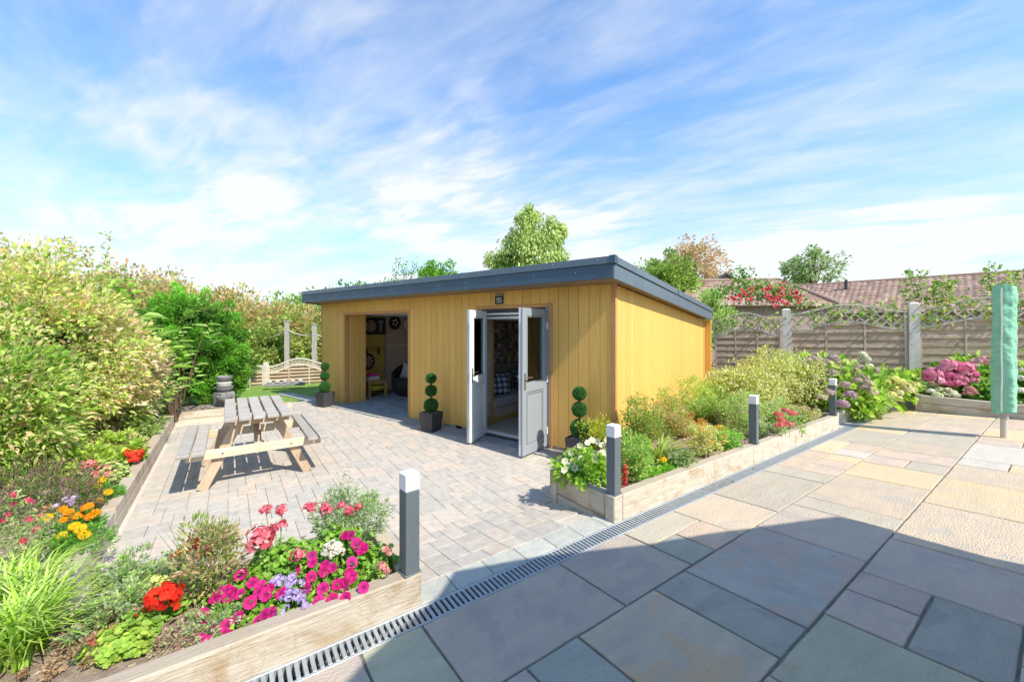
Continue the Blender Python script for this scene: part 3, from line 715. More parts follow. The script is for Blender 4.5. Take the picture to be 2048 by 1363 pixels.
# roof
Rr = Matrix.Rotation(math.atan(SL), 3, 'X')
def rbox(name, x0, x1, y0, y1, z0, z1, mat, bev=.002):   # sloped roof space: origin at front edge underside
    c_ = Vector(((x0+x1)/2, 0, 0))+Vector((0, -.42, 2.315))+Rr @ Vector((0, (y0+y1)/2, (z0+z1)/2))
    return bx(name, c_, (x1-x0, y1-y0, z1-z0), mat, house, Rr, bev)
RX0, RX1, RD = -HL-.10, .16, 5.35
rbox('roof_deck', RX0+.03, RX1-.03, .03, RD-.03, .02, .215, 'roof_felt', 0)
rbox('roof_soffit', RX0+.02, RX1-.02, .022, .43, -.002, .018, 'soffit', 0); rbox('roof_soffit', -.018, RX1-.02, .435, RD-.03, -.002, .018, 'soffit', 0)
rbox('roof_soffit', RX0+.02, -HL, .435, RD-.03, -.002, .018, 'soffit_pale', 0)
cuts = [RX0, -4.75, -2.28, RX1]
for a, b_ in zip(cuts[:-1], cuts[1:]):
    rbox('fascia_board', a+.002, b_-.002, -.001, .02, -.022, .150, 'fascia'); rbox('edge_trim', a+.002, b_-.002, -.018, .07, .153, .238, 'fascia_trim')
for a, b_ in ((.022, 2.6), (2.6, RD)):
    rbox('fascia_board', RX1-.02, RX1+.001, a+.002, b_-.002, -.0225, .150, 'fascia_trim'); rbox('edge_trim', RX1-.07, RX1+.018, a+.05, b_-.002, .1535, .2385, 'fascia_trim')
    rbox('fascia_board', RX0-.001, RX0+.02, a+.002, b_-.002, -.0225, .150, 'fascia'); rbox('edge_trim', RX0-.018, RX0+.07, a+.05, b_-.002, .1535, .2385, 'fascia_trim')
rbox('corner_cap', RX1-.05, RX1+.024, -.024, .05, .150, .246, 'fascia')
for xx in (-4.75, -2.28): rbox('joint_cover', xx-.03, xx+.03, -.021, .03, .151, .241, 'fascia_trim')
mb = MB()
for xx in np.arange(RX0+.3, RX1-.1, .62):
    c_ = Vector((xx, -.421, 2.315))+Vector((0, -.0, .08)); mb.lathe([(.005, 0), (.004, .003)], 8, Mx=Matrix.Translation(c_) @ Matrix.Rotation(R(90), 4, 'X'))
    c_ = Vector((xx+.3, -.439, 2.315+.205)); mb.lathe([(.005, 0), (.004, .003)], 8, Mx=Matrix.Translation(c_) @ Matrix.Rotation(R(90), 4, 'X'))
meta(mb.build('fixing_caps', 'white', house), kind='stuff')
for xx in (-.55, -2.15, -3.9):
    mb = MB(); mb.lathe([(.045, -.006), (.045, 0), (.028, 0), (.026, -.003)], 16, Mx=Matrix.Translation((xx, -.21, 2.298))); mb.build('soffit_light', 'steel', house, smooth=True)
# doors
W_D, HDR = .60, 1.93
fr_ = [(O2[0], O2[0]+.065), (O2[1]-.065, O2[1])]
for a, b_ in fr_: bxx('door_frame', a+.003, b_, .0, .085, .03, O2[2]-.002, 'upvc_grey' if a > -2 else 'upvc_grey', house, .004)
bxx('door_frame', O2[0]+.065, O2[1]-.065, .0, .085, O2[2]-.055, O2[2]-.003, 'dark_grey', house, .004)
bxx('door_frame', O2[0]+.065, O2[1]-.065, .03, .085, O2[2]-.09, O2[2]-.056, 'upvc_white', house, .004)
bxx('door_sill', O2[0]-.02, O2[1]+.02, -.05, .10, .0, .055, 'dark_grey', house, .004); bxx('door_threshold', O2[0]+.065, O2[1]-.065, .01, .085, .056, .085, 'upvc_white', house, .004)
def leaf(hx, ang, sgn, name='door'):
    d = bpy.data.objects.new(name, None); d.empty_display_size = .1; link(d, house)
    d.matrix_basis = Matrix.Translation((hx, .0, .05)) @ Matrix.Rotation(ang, 4, 'Z')
    def b2(n_, x0, x1, y0, y1, z0, z1, m, bev=.004):
        xa, xb = sorted((x0*sgn, x1*sgn)); return bxx(n_, xa, xb, y0, y1, z0, z1, m, d, bev)
    for (m, ya, yb) in (('upvc_grey', -.033, 0.0), ('upvc_white', .001, .033)):
        b2('stile', 0, .095, ya, yb, 0, HDR, m); b2('stile', W_D-.095, W_D, ya, yb, 0, HDR, m)
        b2('rail', .095, W_D-.095, ya, yb, 0, .13, m); b2('rail', .095, W_D-.095, ya, yb, HDR-.10, HDR, m); b2('rail', .095, W_D-.095, ya, yb, .82, .94, m)
        b2('panel', .095, W_D-.095, ya+.012 if ya < 0 else ya, yb if ya < 0 else yb-.012, .13, .82, m)
        yo = ya if ya < 0 else yb-.006
        for (xa, xb, za, zb) in ((.105, .120, .14, .81), (W_D-.12, W_D-.105, .14, .81), (.12, W_D-.12, .14, .155), (.12, W_D-.12, .795, .81), (.098, .112, .945, HDR-.105), (W_D-.112, W_D-.098, .945, HDR-.105), (.112, W_D-.112, .945, .957), (.112, W_D-.112, HDR-.117, HDR-.105)):
            b2('moulding', xa, xb, yo, yo+.006, za, zb, m, .001)
    b2('pane', .095, W_D-.095, -.004, .004, .94, HDR-.10, 'glass', 0)
    b2('lock_plate', W_D-.0005, W_D+.002, -.008, .008, .15, 1.75, 'steel', 0)
    for zc in (.28, .95, 1.65): b2('keep', W_D+.002, W_D+.005, -.01, .012, zc-.07, zc+.07, 'steel', .001)
    for yo, yh in ((-.033, -.075), (.033, .075)):
        mb = MB(); xh = (W_D-.045)*sgn
        mb.box(xh-.016, xh+.016, min(yo, yo*1.2), max(yo, yo*1.2), .86, 1.08); mb.tube([(xh, yo, 1.02), (xh, yh, 1.02), (xh-.02*sgn, yh*1.02, 1.02), (xh-.12*sgn, yh, 1.015)], .009, 8)
        mb.build('handle', 'steel', d, smooth=True)
    for zc in (.22, .95, 1.7): b2('hinge', -.02, .02, -.05, -.034, zc-.05, zc+.05, 'upvc_white')
    return d
leaf(-2.175, R(-72), 1); leaf(-1.045, R(91), -1)
# small printed plaque above the doors
pq = bxx('plaque', -1.96, -1.80, -.012, -.004, 2.085, 2.245, 'black', house, .001)
pq.name = 'plaque'
mb = MB()
rr_ = random.Random(3)
for j, zl in enumerate((2.215, 2.18, 2.163, 2.146, 2.125, 2.108)):
    hgt = .018 if j == 0 else .008; xx = -1.95 if j == 0 else -1.94+rr_.uniform(0, .015)
    while xx < (-1.815 if j == 0 else -1.83):
        w_ = rr_.uniform(.008, .014) if j == 0 else rr_.uniform(.012, .028)
        mb.box(xx, min(xx+w_, -1.812), -.0145, -.0125, zl, zl+hgt); xx += w_+.004
mb.build('lettering', 'white', pq.parent)

# ------------------------------------------------------------------ contents of the alcove
def hthing(name, x, y, z, label, cat, group=None, rz=0): return empty(name, H(x, y, z), HANG+rz, label, cat, group)
def dartboard(y, z, r, root, off=0, back=None):
    mb = MB(); Rm = Matrix.Translation((off, y, z)) @ Matrix.Rotation(R(90), 4, 'Y')
    mb.lathe([(r*1.28, 0), (r*1.28, .02), (r*1.2, .025)], 32, Mx=Rm); mb.build('surround', 'black', root)
    segs = 20; mbw = MB(); mbr = MB()
    for k in range(segs):
        a0, a1 = 2*math.pi*(k-.5)/segs, 2*math.pi*(k+.5)/segs
        def ring(mb_, r0, r1, zt):
            v = [(r0*math.cos(a0), r0*math.sin(a0), zt), (r1*math.cos(a0), r1*math.sin(a0), zt), (r1*math.cos(a1), r1*math.sin(a1), zt), (r0*math.cos(a1), r0*math.sin(a1), zt)]
            mb_.add(v, [(0, 1, 2, 3)], None, Rm)
        if k % 2: ring(mbw, r*.12, r*.56, .0275); ring(mbw, r*.62, r*.92, .0275)
        ring(mbr, r*.56, r*.62, .0277); ring(mbr, r*.92, r*.99, .0277)
        if k % 2 == 0: pass
    mbw.build('segments', 'cream', root); 
    rg = 'dart_ring' if 'dart_ring' in MATS else material('dart_ring', (.25, .04, .03), .7, bump=0, rand=0).name
    mbr.build('rings', rg, root)
t_ = hthing('dartboard_cabinet', -7.235, 1.30, 1.545, 'black dartboard cabinet with cream and black board, high on the alcove wall', 'dartboard')
bxx('cabinet', 0, .04, -.30, .37, 0, .43, 'black', t_, .004); dartboard(-.10, .22, .165, t_, .041)
bxx('scoreboard', .041, .045, .10, .35, .03, .40, 'dark_grey', t_, .001); bxx('score_panel', .046, .048, .19, .23, .05, .36, 'cushion_grey', t_, 0); bxx('score_panel', .046, .048, .14, .30, .32, .36, 'cushion_grey', t_, 0)
t_ = hthing('dartboard', -7.235, 1.13, .85, 'round black and cream dartboard low on the alcove wall above the bench', 'dartboard')
dartboard(0, 0, .17, t_, .0)
t_ = hthing('wall_shelf', -7.235, 1.1, 1.19, 'narrow wooden shelf on dark brackets between the two dartboards', 'shelf')
bxx('shelf_board', 0, .10, -.5, .5, 0, .025, 'bench_wood', t_)
for yy in (-.35, .0, .35): bxx('bracket', 0, .06, yy-.012, yy+.012, -.16, -.001, 'black', t_)
t_ = hthing('slatted_bench', -6.90, 1.0, .026, 'small honey wood bench with under shelf against the alcove wall', 'bench')
for a in (-.34, .30):
    for b_ in (-.26, .20): bxx('leg', a, a+.06, b_, b_+.06, 0, .37, 'bench_wood', t_, .003)
bxx('bench_top', -.36, .38, -.30, .30, .371, .40, 'bench_wood', t_, .004); bxx('bench_shelf', -.33, .35, -.255, .255, .17, .19, 'bench_wood', t_, .003)
bxx('apron', .335, .355, -.199, .199, .31, .37, 'bench_wood', t_, .002)
t_ = hthing('storage_box', -6.78, .95, .427, 'white plastic box with bright pink lid on top of the alcove bench', 'box')
bxx('tub', -.14, .14, -.14, .16, 0, .10, 'white', t_, .012); bxx('lid', -.145, .145, -.145, .165, .101, .15, 'pink_plastic', t_, .012); bxx('lid_handle', -.05, .05, -.02, .02, .151, .175, 'pink_plastic', t_, .005)
t_ = hthing('yellow_box', -6.72, 1.02, .217, 'yellow packs lying on the lower shelf of the alcove bench', 'packs')
bxx('pack', -.12, .12, -.16, .02, 0, .07, 'yellow_plastic', t_, .008); bxx('pack', -.10, .12, .03, .17, 0, .055, 'yellow_plastic', t_, .008)
def disc(name, y, z, r, label, ringm, facem, inner):
    t_ = hthing(name, -7.235, y, z, label, 'wall sign'); Rm = Matrix.Rotation(R(90), 4, 'Y')
    mb = MB(); mb.lathe([(r, 0), (r, .02), (r*.86, .026)], 28, Mx=Rm); mb.build('rim', ringm, t_)
    mb = MB(); mb.lathe([(r*.80, .0262), (r*.78, .029)], 28, Mx=Rm); mb.build('face', facem, t_)
    mb = MB()
    for k in range(5):
        a = 2*math.pi*k/5+.3; mb.lathe([(r*.17, .029), (r*.15, .033)], 10, Mx=Rm @ Matrix.Translation((r*.38*math.cos(a), r*.38*math.sin(a), 0)))
    mb.build('emblem', inner, t_)
disc('round_sign', 1.98, 1.86, .19, 'round black and gold sign at the top of the pale planked alcove wall', 'black', 'black', 'cream')
disc('round_sign', 2.45, 1.80, .17, 'round pale sign half hidden behind the right edge of the alcove opening', 'white', 'white', 'cushion_grey')
# rattan tub chair
t_ = hthing('rattan_chair', -6.20, 1.72, .026, 'dark brown rattan tub chair in the alcove', 'chair', rz=R(20))
mb = MB(); n = 28; rows = 12; vs_, fs_ = [], []
for j in range(rows+1):
    for k in range(n):
        a = 2*math.pi*k/n; back = .5+.5*math.cos(a-R(90)); h = (.40+.42*back**1.2); t2 = j/rows
        r_ = .36+.14*math.sin(math.pi*min(1, t2*1.1)*.62)-(.02*t2); vs_.append((r_*math.cos(a), r_*math.sin(a), .02+h*t2))
for j in range(rows):
    for k in range(n): fs_.append((j*n+k, j*n+(k+1) % n, (j+1)*n+(k+1) % n, (j+1)*n+k))
mb.add(vs_, fs_); sh = mb.build('shell', 'wicker', t_, smooth=True); md = sh.modifiers.new('s', 'SOLIDIFY'); md.thickness = .03; md.offset = -1
mb = MB(); 
rim = [vs_[rows*n+k] for k in range(n)]+[vs_[rows*n]]
mb.tube([(x_*.985, y_*.985, z_+.005) for x_, y_, z_ in rim], .026, 8); mb.build('rim', 'wicker', t_, smooth=True)
mb = MB(); mb.lathe([(.38, .22), (.42, .25), (.42, .31), (.38, .35), (.1, .36)], 24); mb.build('seat_pad', 'cushion_grey', t_, smooth=True)
def cushion(name, Mx, w_, mat, label, cat='cushion', group=None):
    o = empty(name, Mx.translation, 0, label, cat, group)
    bm = bmesh.new(); bmesh.ops.create_grid(bm, x_segments=12, y_segments=12, size=.5)
    def fz(x, y): return max(0, (1-(2*x)**4)*(1-(2*y)**4))**.6
    me = bpy.data.meshes.new(name); vs2 = []; fs2 = []
    top = {v.index: v.co.copy() for v in bm.verts}; faces = [tuple(v.index for v in f.verts) for f in bm.faces]; nn_ = len(top)
    for s_ in (1, -1):
        for i in range(nn_):
            c_ = top[i]; pin = 1-.10*(1-abs(2*c_.y)**2)*(abs(2*c_.x)**3); pin2 = 1-.10*(1-abs(2*c_.x)**2)*(abs(2*c_.y)**3)
            vs2.append((c_.x*w_*pin, s_*(.002+fz(c_.x, c_.y)*w_*.17), c_.y*w_*pin2))
    fs2 = faces+[tuple(i+nn_ for i in reversed(f)) for f in faces]
    me.from_pydata(vs2, [], fs2); me.materials.append(M(mat)); me.polygons.foreach_set('use_smooth', [True]*len(me.polygons)); bm.free()
    c_ = bpy.data.objects.new('cover', me); link(c_, o); c_.matrix_basis = wm(o).inverted() @ Mx
    return o
def HR(x, y, z, rz=0, rx=0, ry=0): return HM @ Matrix.Translation((x, y, z)) @ Matrix.Rotation(rz, 4, 'Z') @ Matrix.Rotation(ry, 4, 'Y') @ Matrix.Rotation(rx, 4, 'X')
cushion('cushion', HR(-6.38, 1.80, .60, R(30), R(-18), R(8)), .42, 'cushion_grey', 'pale grey cushion propped on the left side of the rattan tub chair')
cushion('cushion', HR(-6.00, 1.92, .58, R(-10), R(-18), R(-8)), .40, 'cushion_grey', 'pale grey cushion on the right of the rattan tub chair, half hidden')
# sofa bench
t_ = hthing('sofa_bench', -2.76, 2.2, .075, 'long built in sofa bench with grey seat and dark tufted backrest seen through the doors', 'sofa')
bxx('base', -.30, .33, -1.70, 2.3, 0, .24, 'pale_plank', t_, .004); bxx('plinth_board', .331, .345, -1.70, 2.3, 0, .085, 'bench_wood', t_, .002)
bxx('seat', -.28, .35, -1.70, 2.3, .242, .40, 'sofa_fabric', t_, .03)
yy = -1.68
while yy < 2.25:
    for r_ in range(3):
        bxx('tufted_pad', -.33, -.25+.02*(r_ % 2), yy+.004, yy+.126, .41+r_*.17, .575+r_*.17, 'tufted', t_, .022)
    yy += .13
cushion('cushion', HR(-2.72, 1.02, .66, R(62), R(-20)), .44, 'check_cloth', 'blue and white checked cushion nearest the doorway on the sofa bench')
cushion('cushion', HR(-2.78, 1.86, .66, R(75), R(-18)), .44, 'check_cloth', 'blue and white checked cushion further back on the sofa bench')
# pump badges on the wall
cols_ = [(.62, .58, .50), (.36, .10, .08), (.07, .06, .06), (.55, .44, .20), (.14, .17, .26), (.16, .22, .13), (.34, .22, .13), (.70, .67, .60), (.28, .15, .22)]
ORD = ['first', 'second', 'third', 'fourth', 'fifth', 'sixth', 'seventh', 'eighth', 'ninth', 'tenth', 'eleventh', 'twelfth', 'thirteenth', 'fourteenth', 'fifteenth', 'sixteenth', 'seventeenth', 'eighteenth', 'nineteenth', 'twentieth', 'next', 'next']
bi = 0
desc = ['cream', 'red', 'black', 'gold', 'navy blue', 'green', 'brown', 'off white', 'purple']
for r_ in range(8):
    y_ = .95+(r_ % 2)*.05; ci_n = 0
    while y_ < 2.45:
        w_ = rnd.uniform(.07, .13); h_ = rnd.uniform(.09, .14)
        if rnd.random() < .78:
            ci_n += 1; ci = rnd.randrange(9); c_ = cols_[ci]
            z_ = 1.06+r_*.098+rnd.uniform(-.01, .01); rows_ = 'row %d' % r_
            mb = MB(); n = 12; shp = rnd.choice(['oval', 'shield', 'rectangular'])
            b = empty('pump_badge', H(-3.095, y_+w_/2, z_), HANG, '%s %s bar badge, %s in the %s row above the sofa' % (desc[ci], shp, ORD[ci_n-1], ORD[r_]), 'badge', 'badges covering the wall above the sofa bench')
            pts = [(w_/2*math.cos(2*math.pi*k/n), h_/2*math.sin(2*math.pi*k/n)) for k in range(n)] if shp == 'oval' else [(-w_/2, -h_/4), (0, -h_/2), (w_/2, -h_/4), (w_/2, h_/2), (-w_/2, h_/2)] if shp == 'shield' else [(-w_/2, -h_/2), (w_/2, -h_/2), (w_/2, h_/2), (-w_/2, h_/2)]
            Rm = Matrix(((0, 0, 1, 0), (1, 0, 0, 0), (0, 1, 0, 0), (0, 0, 0, 1)))
            mb.prism(pts, .0, .010, c_, Rm); c2_ = cols_[(ci+3) % 9]
            mb.prism([(a*.7, d_*.7) for a, d_ in pts], .0101, .012, c2_, Rm); c3_ = cols_[(ci+7) % 9]
            mb.prism([(a*.5, d_*.2) for a, d_ in pts], .0121, .0135, c3_, Rm)
            mb.build('badge_face', M_attr, b, colors=True); bi += 1
        y_ += w_+.012

# ------------------------------------------------------------------ the neighbouring house behind the camera, whose roof shades the patio
ph = empty('bungalow', (4.0, -3.0, 0), 0, 'house wall and flat roof beside the photographer, casting the shadow over the near slabs', 'house')
roofp = [(1.30, .11), (1.56, .56), (1.62, .80), (2.17, .97), (2.95, 1.10), (3.48, 1.24), (4.48, 1.45), (4.62, 1.47), (4.79, 1.17), (5.12, .67), (8.6, -4.6), (-3.5, -9), (.9, -.9)]
cxp = sum(p[0] for p in roofp)/len(roofp); cyp = sum(p[1] for p in roofp)/len(roofp)
inn = [(cxp+(x-cxp)*.93, cyp+(y-cyp)*.93) for x, y in roofp]
mb = MB(); mb.prism(roofp[::-1], 2.86, 3.0); mb.build('flat_roof', 'fascia', ph, world=True)
mb = MB(); mb.prism(inn[::-1], -.1, 2.86); mb.build('wall', 'render_wall', ph, world=True)

# ------------------------------------------------------------------ raised beds
def run(parent, p0, p1, zt, zb, th, L_=2.4, name='sleeper', h=None, mat='sleeper', gap=.004):
    """courses of timber sleepers along a line; p0->p1 is the centre line"""
    p0, p1 = Vector(p0), Vector(p1); d = (p1-p0); T = d.length; d.normalize(); h = h or .2
    z = zt
    while z-.02 > zb:
        zl = max(z-h, zb); s_ = 0; off = 0 if abs(z-zt) < .01 else L_*.5
        first = True
        while s_ < T-.02:
            e_ = min(T, s_+(L_-off if first else L_)); first = False
            a = p0+d*(s_+gap/2); b = p0+d*(e_-gap/2); a.z = b.z = (z+zl)/2; 
            b.z += rnd.uniform(-.003, .003)
            beam(name, a, b, th+rnd.uniform(-.002, .002), z-zl-.004, mat, parent, .008); s_ = e_
        z = zl
def soilmesh(parent, poly, z, amp=.03, step=.12, name='soil'):
    xs_ = [p[0] for p in poly]; ys_ = [p[1] for p in poly]
    gx = np.arange(min(xs_), max(xs_)+step, step); gy = np.arange(min(ys_), max(ys_)+step, step)
    X, Y = np.meshgrid(gx, gy); pts = np.stack([X.ravel(), Y.ravel()], 1); ins = in_poly(pts, poly)
    mb = MB(); idx = {}
    def vid(i, j):
        if (i, j) not in idx:
            idx[(i, j)] = len(mb.v); mb.v.append(Vector((gx[i], gy[j], z+rnd.uniform(-amp, amp)))); mb.c.append((0, 0, 0))
        return idx[(i, j)]
    I = ins.reshape(X.shape)
    for j in range(len(gy)-1):
        for i in range(len(gx)-1):
            if I[j, i] and I[j, i+1] and I[j+1, i] and I[j+1, i+1]: mb.f.append((vid(i, j), vid(i+1, j), vid(i+1, j+1), vid(i, j+1)))
    # a plain bed under the crumbly top closes the rim
    mb.add([(p[0], p[1], z-amp*1.1) for p in poly], [tuple(range(len(poly)))])
    return mb.build(name, 'soil', parent, world=True, smooth=True)
TH = .10
# bed beside the garden room
zt = .216
rb = empty('raised_bed', SQ(0, 0), 0, 'long timber raised flower bed running from the patio corner along the golden side wall', 'raised bed')
def bl(s, n, z=0): return SQ(s, -n, z)
run(rb, bl(.10, TH/2+.002), bl(2.43, TH/2+.002), zt, -.03, TH, 2.33, h=.246); run(rb, bl(2.43, TH/2+.002), bl(5.35, TH/2+.002), zt, -.03, TH, 2.92, h=.246)
run(rb, bl(5.35, .04), bl(5.35, .22), zt, -.03, TH, h=.246); run(rb, bl(5.40, .13), bl(7.75, .13), zt-.01, -.03, TH, 1.2, h=.236)
for (s_, n_1) in ((.05, .05), (-.045, .72)):
    pass
bx('corner_post', bl(.045, .05, .058), (.105, .104, .32), 'sleeper', rb, rotz(ANG), .008, True)
run(rb, bl(.045, .105), bl(.045, .70), zt-.004, -.14, TH, h=.205)
bx('corner_post', bl(.045, .755, .04), (.105, .104, .352), 'sleeper', rb, rotz(ANG), .008, True)
pB = bl(.1, .755); pC = H(.16, .0)
run(rb, (pB.x, pB.y, 0), (pC.x, pC.y, 0), zt-.006, -.14, TH, h=.205)
run(rb, bl(7.70, .18), bl(7.70, .75), zt-.01, -.10, TH, h=.24)
poly1 = [(bl(.05, .06).x, bl(.05, .06).y), (bl(7.7, .08).x, bl(7.7, .08).y), (bl(7.7, .8).x, bl(7.7, .8).y), (7.6, 8.9), (5.4, 10.2), (4.25, 8.9), (1.34, 5.02), (bl(.05, .75).x, bl(.05, .75).y)]
soilmesh(rb, poly1, .135)
mb = MB(); a_, b_, c_, d_ = bl(5.40, .0, .002), bl(7.7, .0, .002), bl(7.7, .09, .002), bl(5.40, .09, .002); mb.add([a_, b_, c_, d_], [(0, 1, 2, 3)]); structure(mb.build('mortar_strip', 'path_stone'))
# near planter at bottom left
zt3 = .19
r3 = empty('raised_bed', SQ(-1.7, 0), 0, 'timber planter full of geraniums and petunias at the front left with the nearest bollard', 'raised bed')
run(r3, bl(-1.665, TH/2), bl(-5.2, TH/2), zt3, -.04, TH, 2.6, h=.235)
run(r3, bl(-1.715, .105), bl(-1.715, .70), zt3-.006, -.14, TH, h=.2)
run(r3, bl(-1.665, .75), bl(-3.3, .75), zt3-.004, -.14, TH, h=.2)
poly3 = [tuple(bl(a, b)[:2]) for a, b in ((-1.7, .03), (-1.7, .75), (-3.3, .80), (-5.6, 1.2), (-5.6, .03))]
soilmesh(r3, poly3, .13, .02, .06)
# left bed, running away from the camera
zt4 = .10
r4 = empty('raised_bed', SQ(LEFT_S, -.8), 0, 'long timber edged bed down the left side under the big variegated shrub', 'raised bed')
run(r4, bl(LEFT_S-.05, .70), bl(LEFT_S-.05, 2.42), zt4, PZ-.03, TH, 2.4, h=.115); run(r4, bl(LEFT_S-.05, 2.42), bl(LEFT_S-.05, 6.8), zt4+.01, PZ-.03, TH, 2.4, h=.115)
run(r4, bl(LEFT_S-.0, 6.85), bl(-1.55, 6.85), zt4+.03, PZ-.03, TH, 2.4, h=.13)
poly4 = [tuple(bl(a, b)[:2]) for a, b in ((LEFT_S-.05, .6), (LEFT_S-.05, 6.85), (-1.6, 6.85), (-1.7, 7.7), (-4.5, 8.6), (-9, 6.5), (-9, .6))]
soilmesh(r4, poly4, .05, .03, .2)
bxx_ = bx('wall_block', bl(LEFT_S+.06, 5.9, PZ+.006), (.10, .55, .012), 'path_stone', r4, rotz(ANG), .002, True)
# bed at the right, in front of the fence
r2 = empty('raised_bed', SQ(8.0, .47), 0, 'timber raised bed of pink hydrangeas on the right in front of the fence', 'raised bed')
def b2(s, q, z=0): return SQ(s, q, z)
zt2 = .335
pts_ = [(b2(8.08, .5), b2(8.08, 2.1)), (b2(8.08, 2.1), b2(8.08, 4.6))]
for a, b in pts_:
    for (z1, z0) in ((zt2, .20), (.196, .02)):
        aa, bb = a.copy(), b.copy(); aa.z = bb.z = (z1+z0)/2; beam('sleeper', aa, bb, TH, z1-z0, 'sleeper', r2, .008)
bx('corner_post', b2(8.08, .46, .16), (.11, .10, .36), 'sleeper', r2, rotz(ANG), .006, True)
for (z1, z0) in ((zt2, .20), (.196, .0)):
    aa, bb = b2(8.15, .46), b2(9.0, .46); aa.z = bb.z = (z1+z0)/2; beam('sleeper', aa, bb, TH, z1-z0, 'sleeper', r2, .008)
poly2 = [tuple(b2(a, b)[:2]) for a, b in ((8.1, .47), (8.1, 4.6), (11.2, 4.6), (9.3, .47))]
soilmesh(r2, poly2, .28)
# strip of paving and pebbles between the beds
mb = MB(); mb.add([bl(7.62, -.9, .0), bl(9.3, -.55, .0), bl(9.4, .9, .0), bl(7.6, .9, .0)], [(0, 1, 2, 3)]); structure(mb.build('gravel_strip', 'gravel'))

# ------------------------------------------------------------------ bollard lights
bol = None
for (p, zb, lab) in ((bl(-1.72, .055), zt3, 'nearest bollard light, dark grey with white cap, on the corner of the front left planter'),
                     (bl(.05, .055), zt, 'dark grey square bollard light with white cap on the near corner of the long bed'),
                     (bl(2.56, .055), zt, 'dark grey square bollard light with white cap halfway along the long bed, third nearest'),
                     (bl(5.25, .055), zt, 'dark grey square bollard light with white cap by the hydrangeas, farthest of the four')):
    if bol is None:
        bol = r_ = empty('bollard_light', (p.x, p.y, zb), ANG+R(6), lab, 'bollard light', 'bollard lights on the timber beds')
        bxx('base_plate', -.052, .052, -.052, .052, 0, .008, 'bollard_grey', r_, .002); bxx('post', -.043, .043, -.043, .043, .008, .475, 'bollard_grey', r_, .003); bxx('cap', -.0445, .0445, -.0445, .0445, .476, .575, 'bollard_cap', r_, .004)
        mb = MB(); mb.lathe([(.004, 0), (.003, .002)], 8, Mx=Matrix.Translation((.0, -.043, .22)) @ Matrix.Rotation(R(90), 4, 'X')); mb.build('screw', 'steel', r_)
    else:
        r_ = bol.copy(); C.objects.link(r_); r_.matrix_basis = Matrix.Translation((p.x, p.y, zb)) @ Matrix.Rotation(ANG+R(6)+rnd.uniform(-.03, .03), 4, 'Z'); r_['label'] = lab
        for ch in bol.children: c_ = ch.copy(); C.objects.link(c_); c_.parent = r_; c_.matrix_basis = ch.matrix_basis.copy()

# ------------------------------------------------------------------ topiary balls in square pots
top0 = None
for (p, lab) in ((Vector((-1.34, 6.62, PZ)), 'three ball topiary in square dark pot between the alcove and the doors'),
                 (Vector((.86, 5.10, PZ)), 'three ball topiary in dark pot right of the doors behind the white flowers'),
                 (Vector((-4.05, 8.66, PZ)), 'three ball topiary in square dark pot at the far left corner of the garden room')):
    if top0 is None:
        top0 = r_ = empty('ball_topiary', p, HANG+R(8), lab, 'topiary', 'ball topiaries along the front of the garden room')
        mb = MB(); a, b = .115, .14; mb.add([(-a, -a, 0), (a, -a, 0), (a, a, 0), (-a, a, 0), (-b, -b, .31), (b, -b, .31), (b, b, .31), (-b, b, .31), (-b+.02, -b+.02, .31), (b-.02, -b+.02, .31), (b-.02, b-.02, .31), (-b+.02, b-.02, .31), (-b+.02, -b+.02, .28), (b-.02, -b+.02, .28), (b-.02, b-.02, .28), (-b+.02, b-.02, .28)],
            [(0, 3, 2, 1), (0, 1, 5, 4), (1, 2, 6, 5), (2, 3, 7, 6), (3, 0, 4, 7), (4, 5, 9, 8), (5, 6, 10, 9), (6, 7, 11, 10), (7, 4, 8, 11), (8, 9, 13, 12), (9, 10, 14, 13), (10, 11, 15, 14), (11, 8, 12, 15)])
        mb.build('pot', 'pot_grey', r_)
        mb = MB(); 
        for k in range(90):
            x, y = rnd.uniform(-.105, .105), rnd.uniform(-.105, .105); s_ = rnd.uniform(.006, .012)
            mb.box(x-s_, x+s_, y-s_, y+s_, .278, .288+rnd.uniform(0, .01), Mx=Matrix.Rotation(rnd.uniform(-.5, .5), 4, 'Z'))
        mb.box(-.119, .119, -.119, .119, .27, .281)
        meta(mb.build('gravel_top', 'gravel', r_), kind='stuff')
        mb = MB(); mb.tube([(0, 0, .28), (.004, 0, .5), (-.003, .002, .7), (0, 0, .86)], .011, 8); mb.build('stem', 'bark', r_, smooth=True)
        for (z, rad) in ((.863, .086), (.660, .096), (.418, .118)):
            nl = int(5200*(rad/.1)**2); dd = rdir(nl); pos = dd*rad*ng.uniform(.80, .99, (nl, 1))+np.array([p.x, p.y, p.z+z])
            o = leafmesh('ball', r_, pos, dd+rdir(nl)*.8, rdir(nl)*.6+dd, ng.uniform(.009, .016, nl), .62, pal([(.07, .22, .05), (.10, .30, .07), (.05, .15, .035), (.14, .36, .10)], nl, .15), 'diamond')
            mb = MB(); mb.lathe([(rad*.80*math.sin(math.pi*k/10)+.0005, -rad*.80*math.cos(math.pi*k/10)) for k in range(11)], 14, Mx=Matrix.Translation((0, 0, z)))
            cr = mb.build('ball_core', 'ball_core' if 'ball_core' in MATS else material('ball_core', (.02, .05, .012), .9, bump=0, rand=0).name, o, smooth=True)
    else:
        r_ = top0.copy(); C.objects.link(r_); r_.matrix_basis = Matrix.Translation(p) @ Matrix.Rotation(HANG+R(8)+rnd.uniform(-.1, .1), 4, 'Z'); r_['label'] = lab
        for ch in list(top0.children):
            c_ = ch.copy(); C.objects.link(c_); c_.parent = r_; c_.matrix_basis = ch.matrix_basis.copy()
            for g in ch.children: d_ = g.copy(); C.objects.link(d_); d_.parent = c_; d_.matrix_basis = g.matrix_basis.copy()

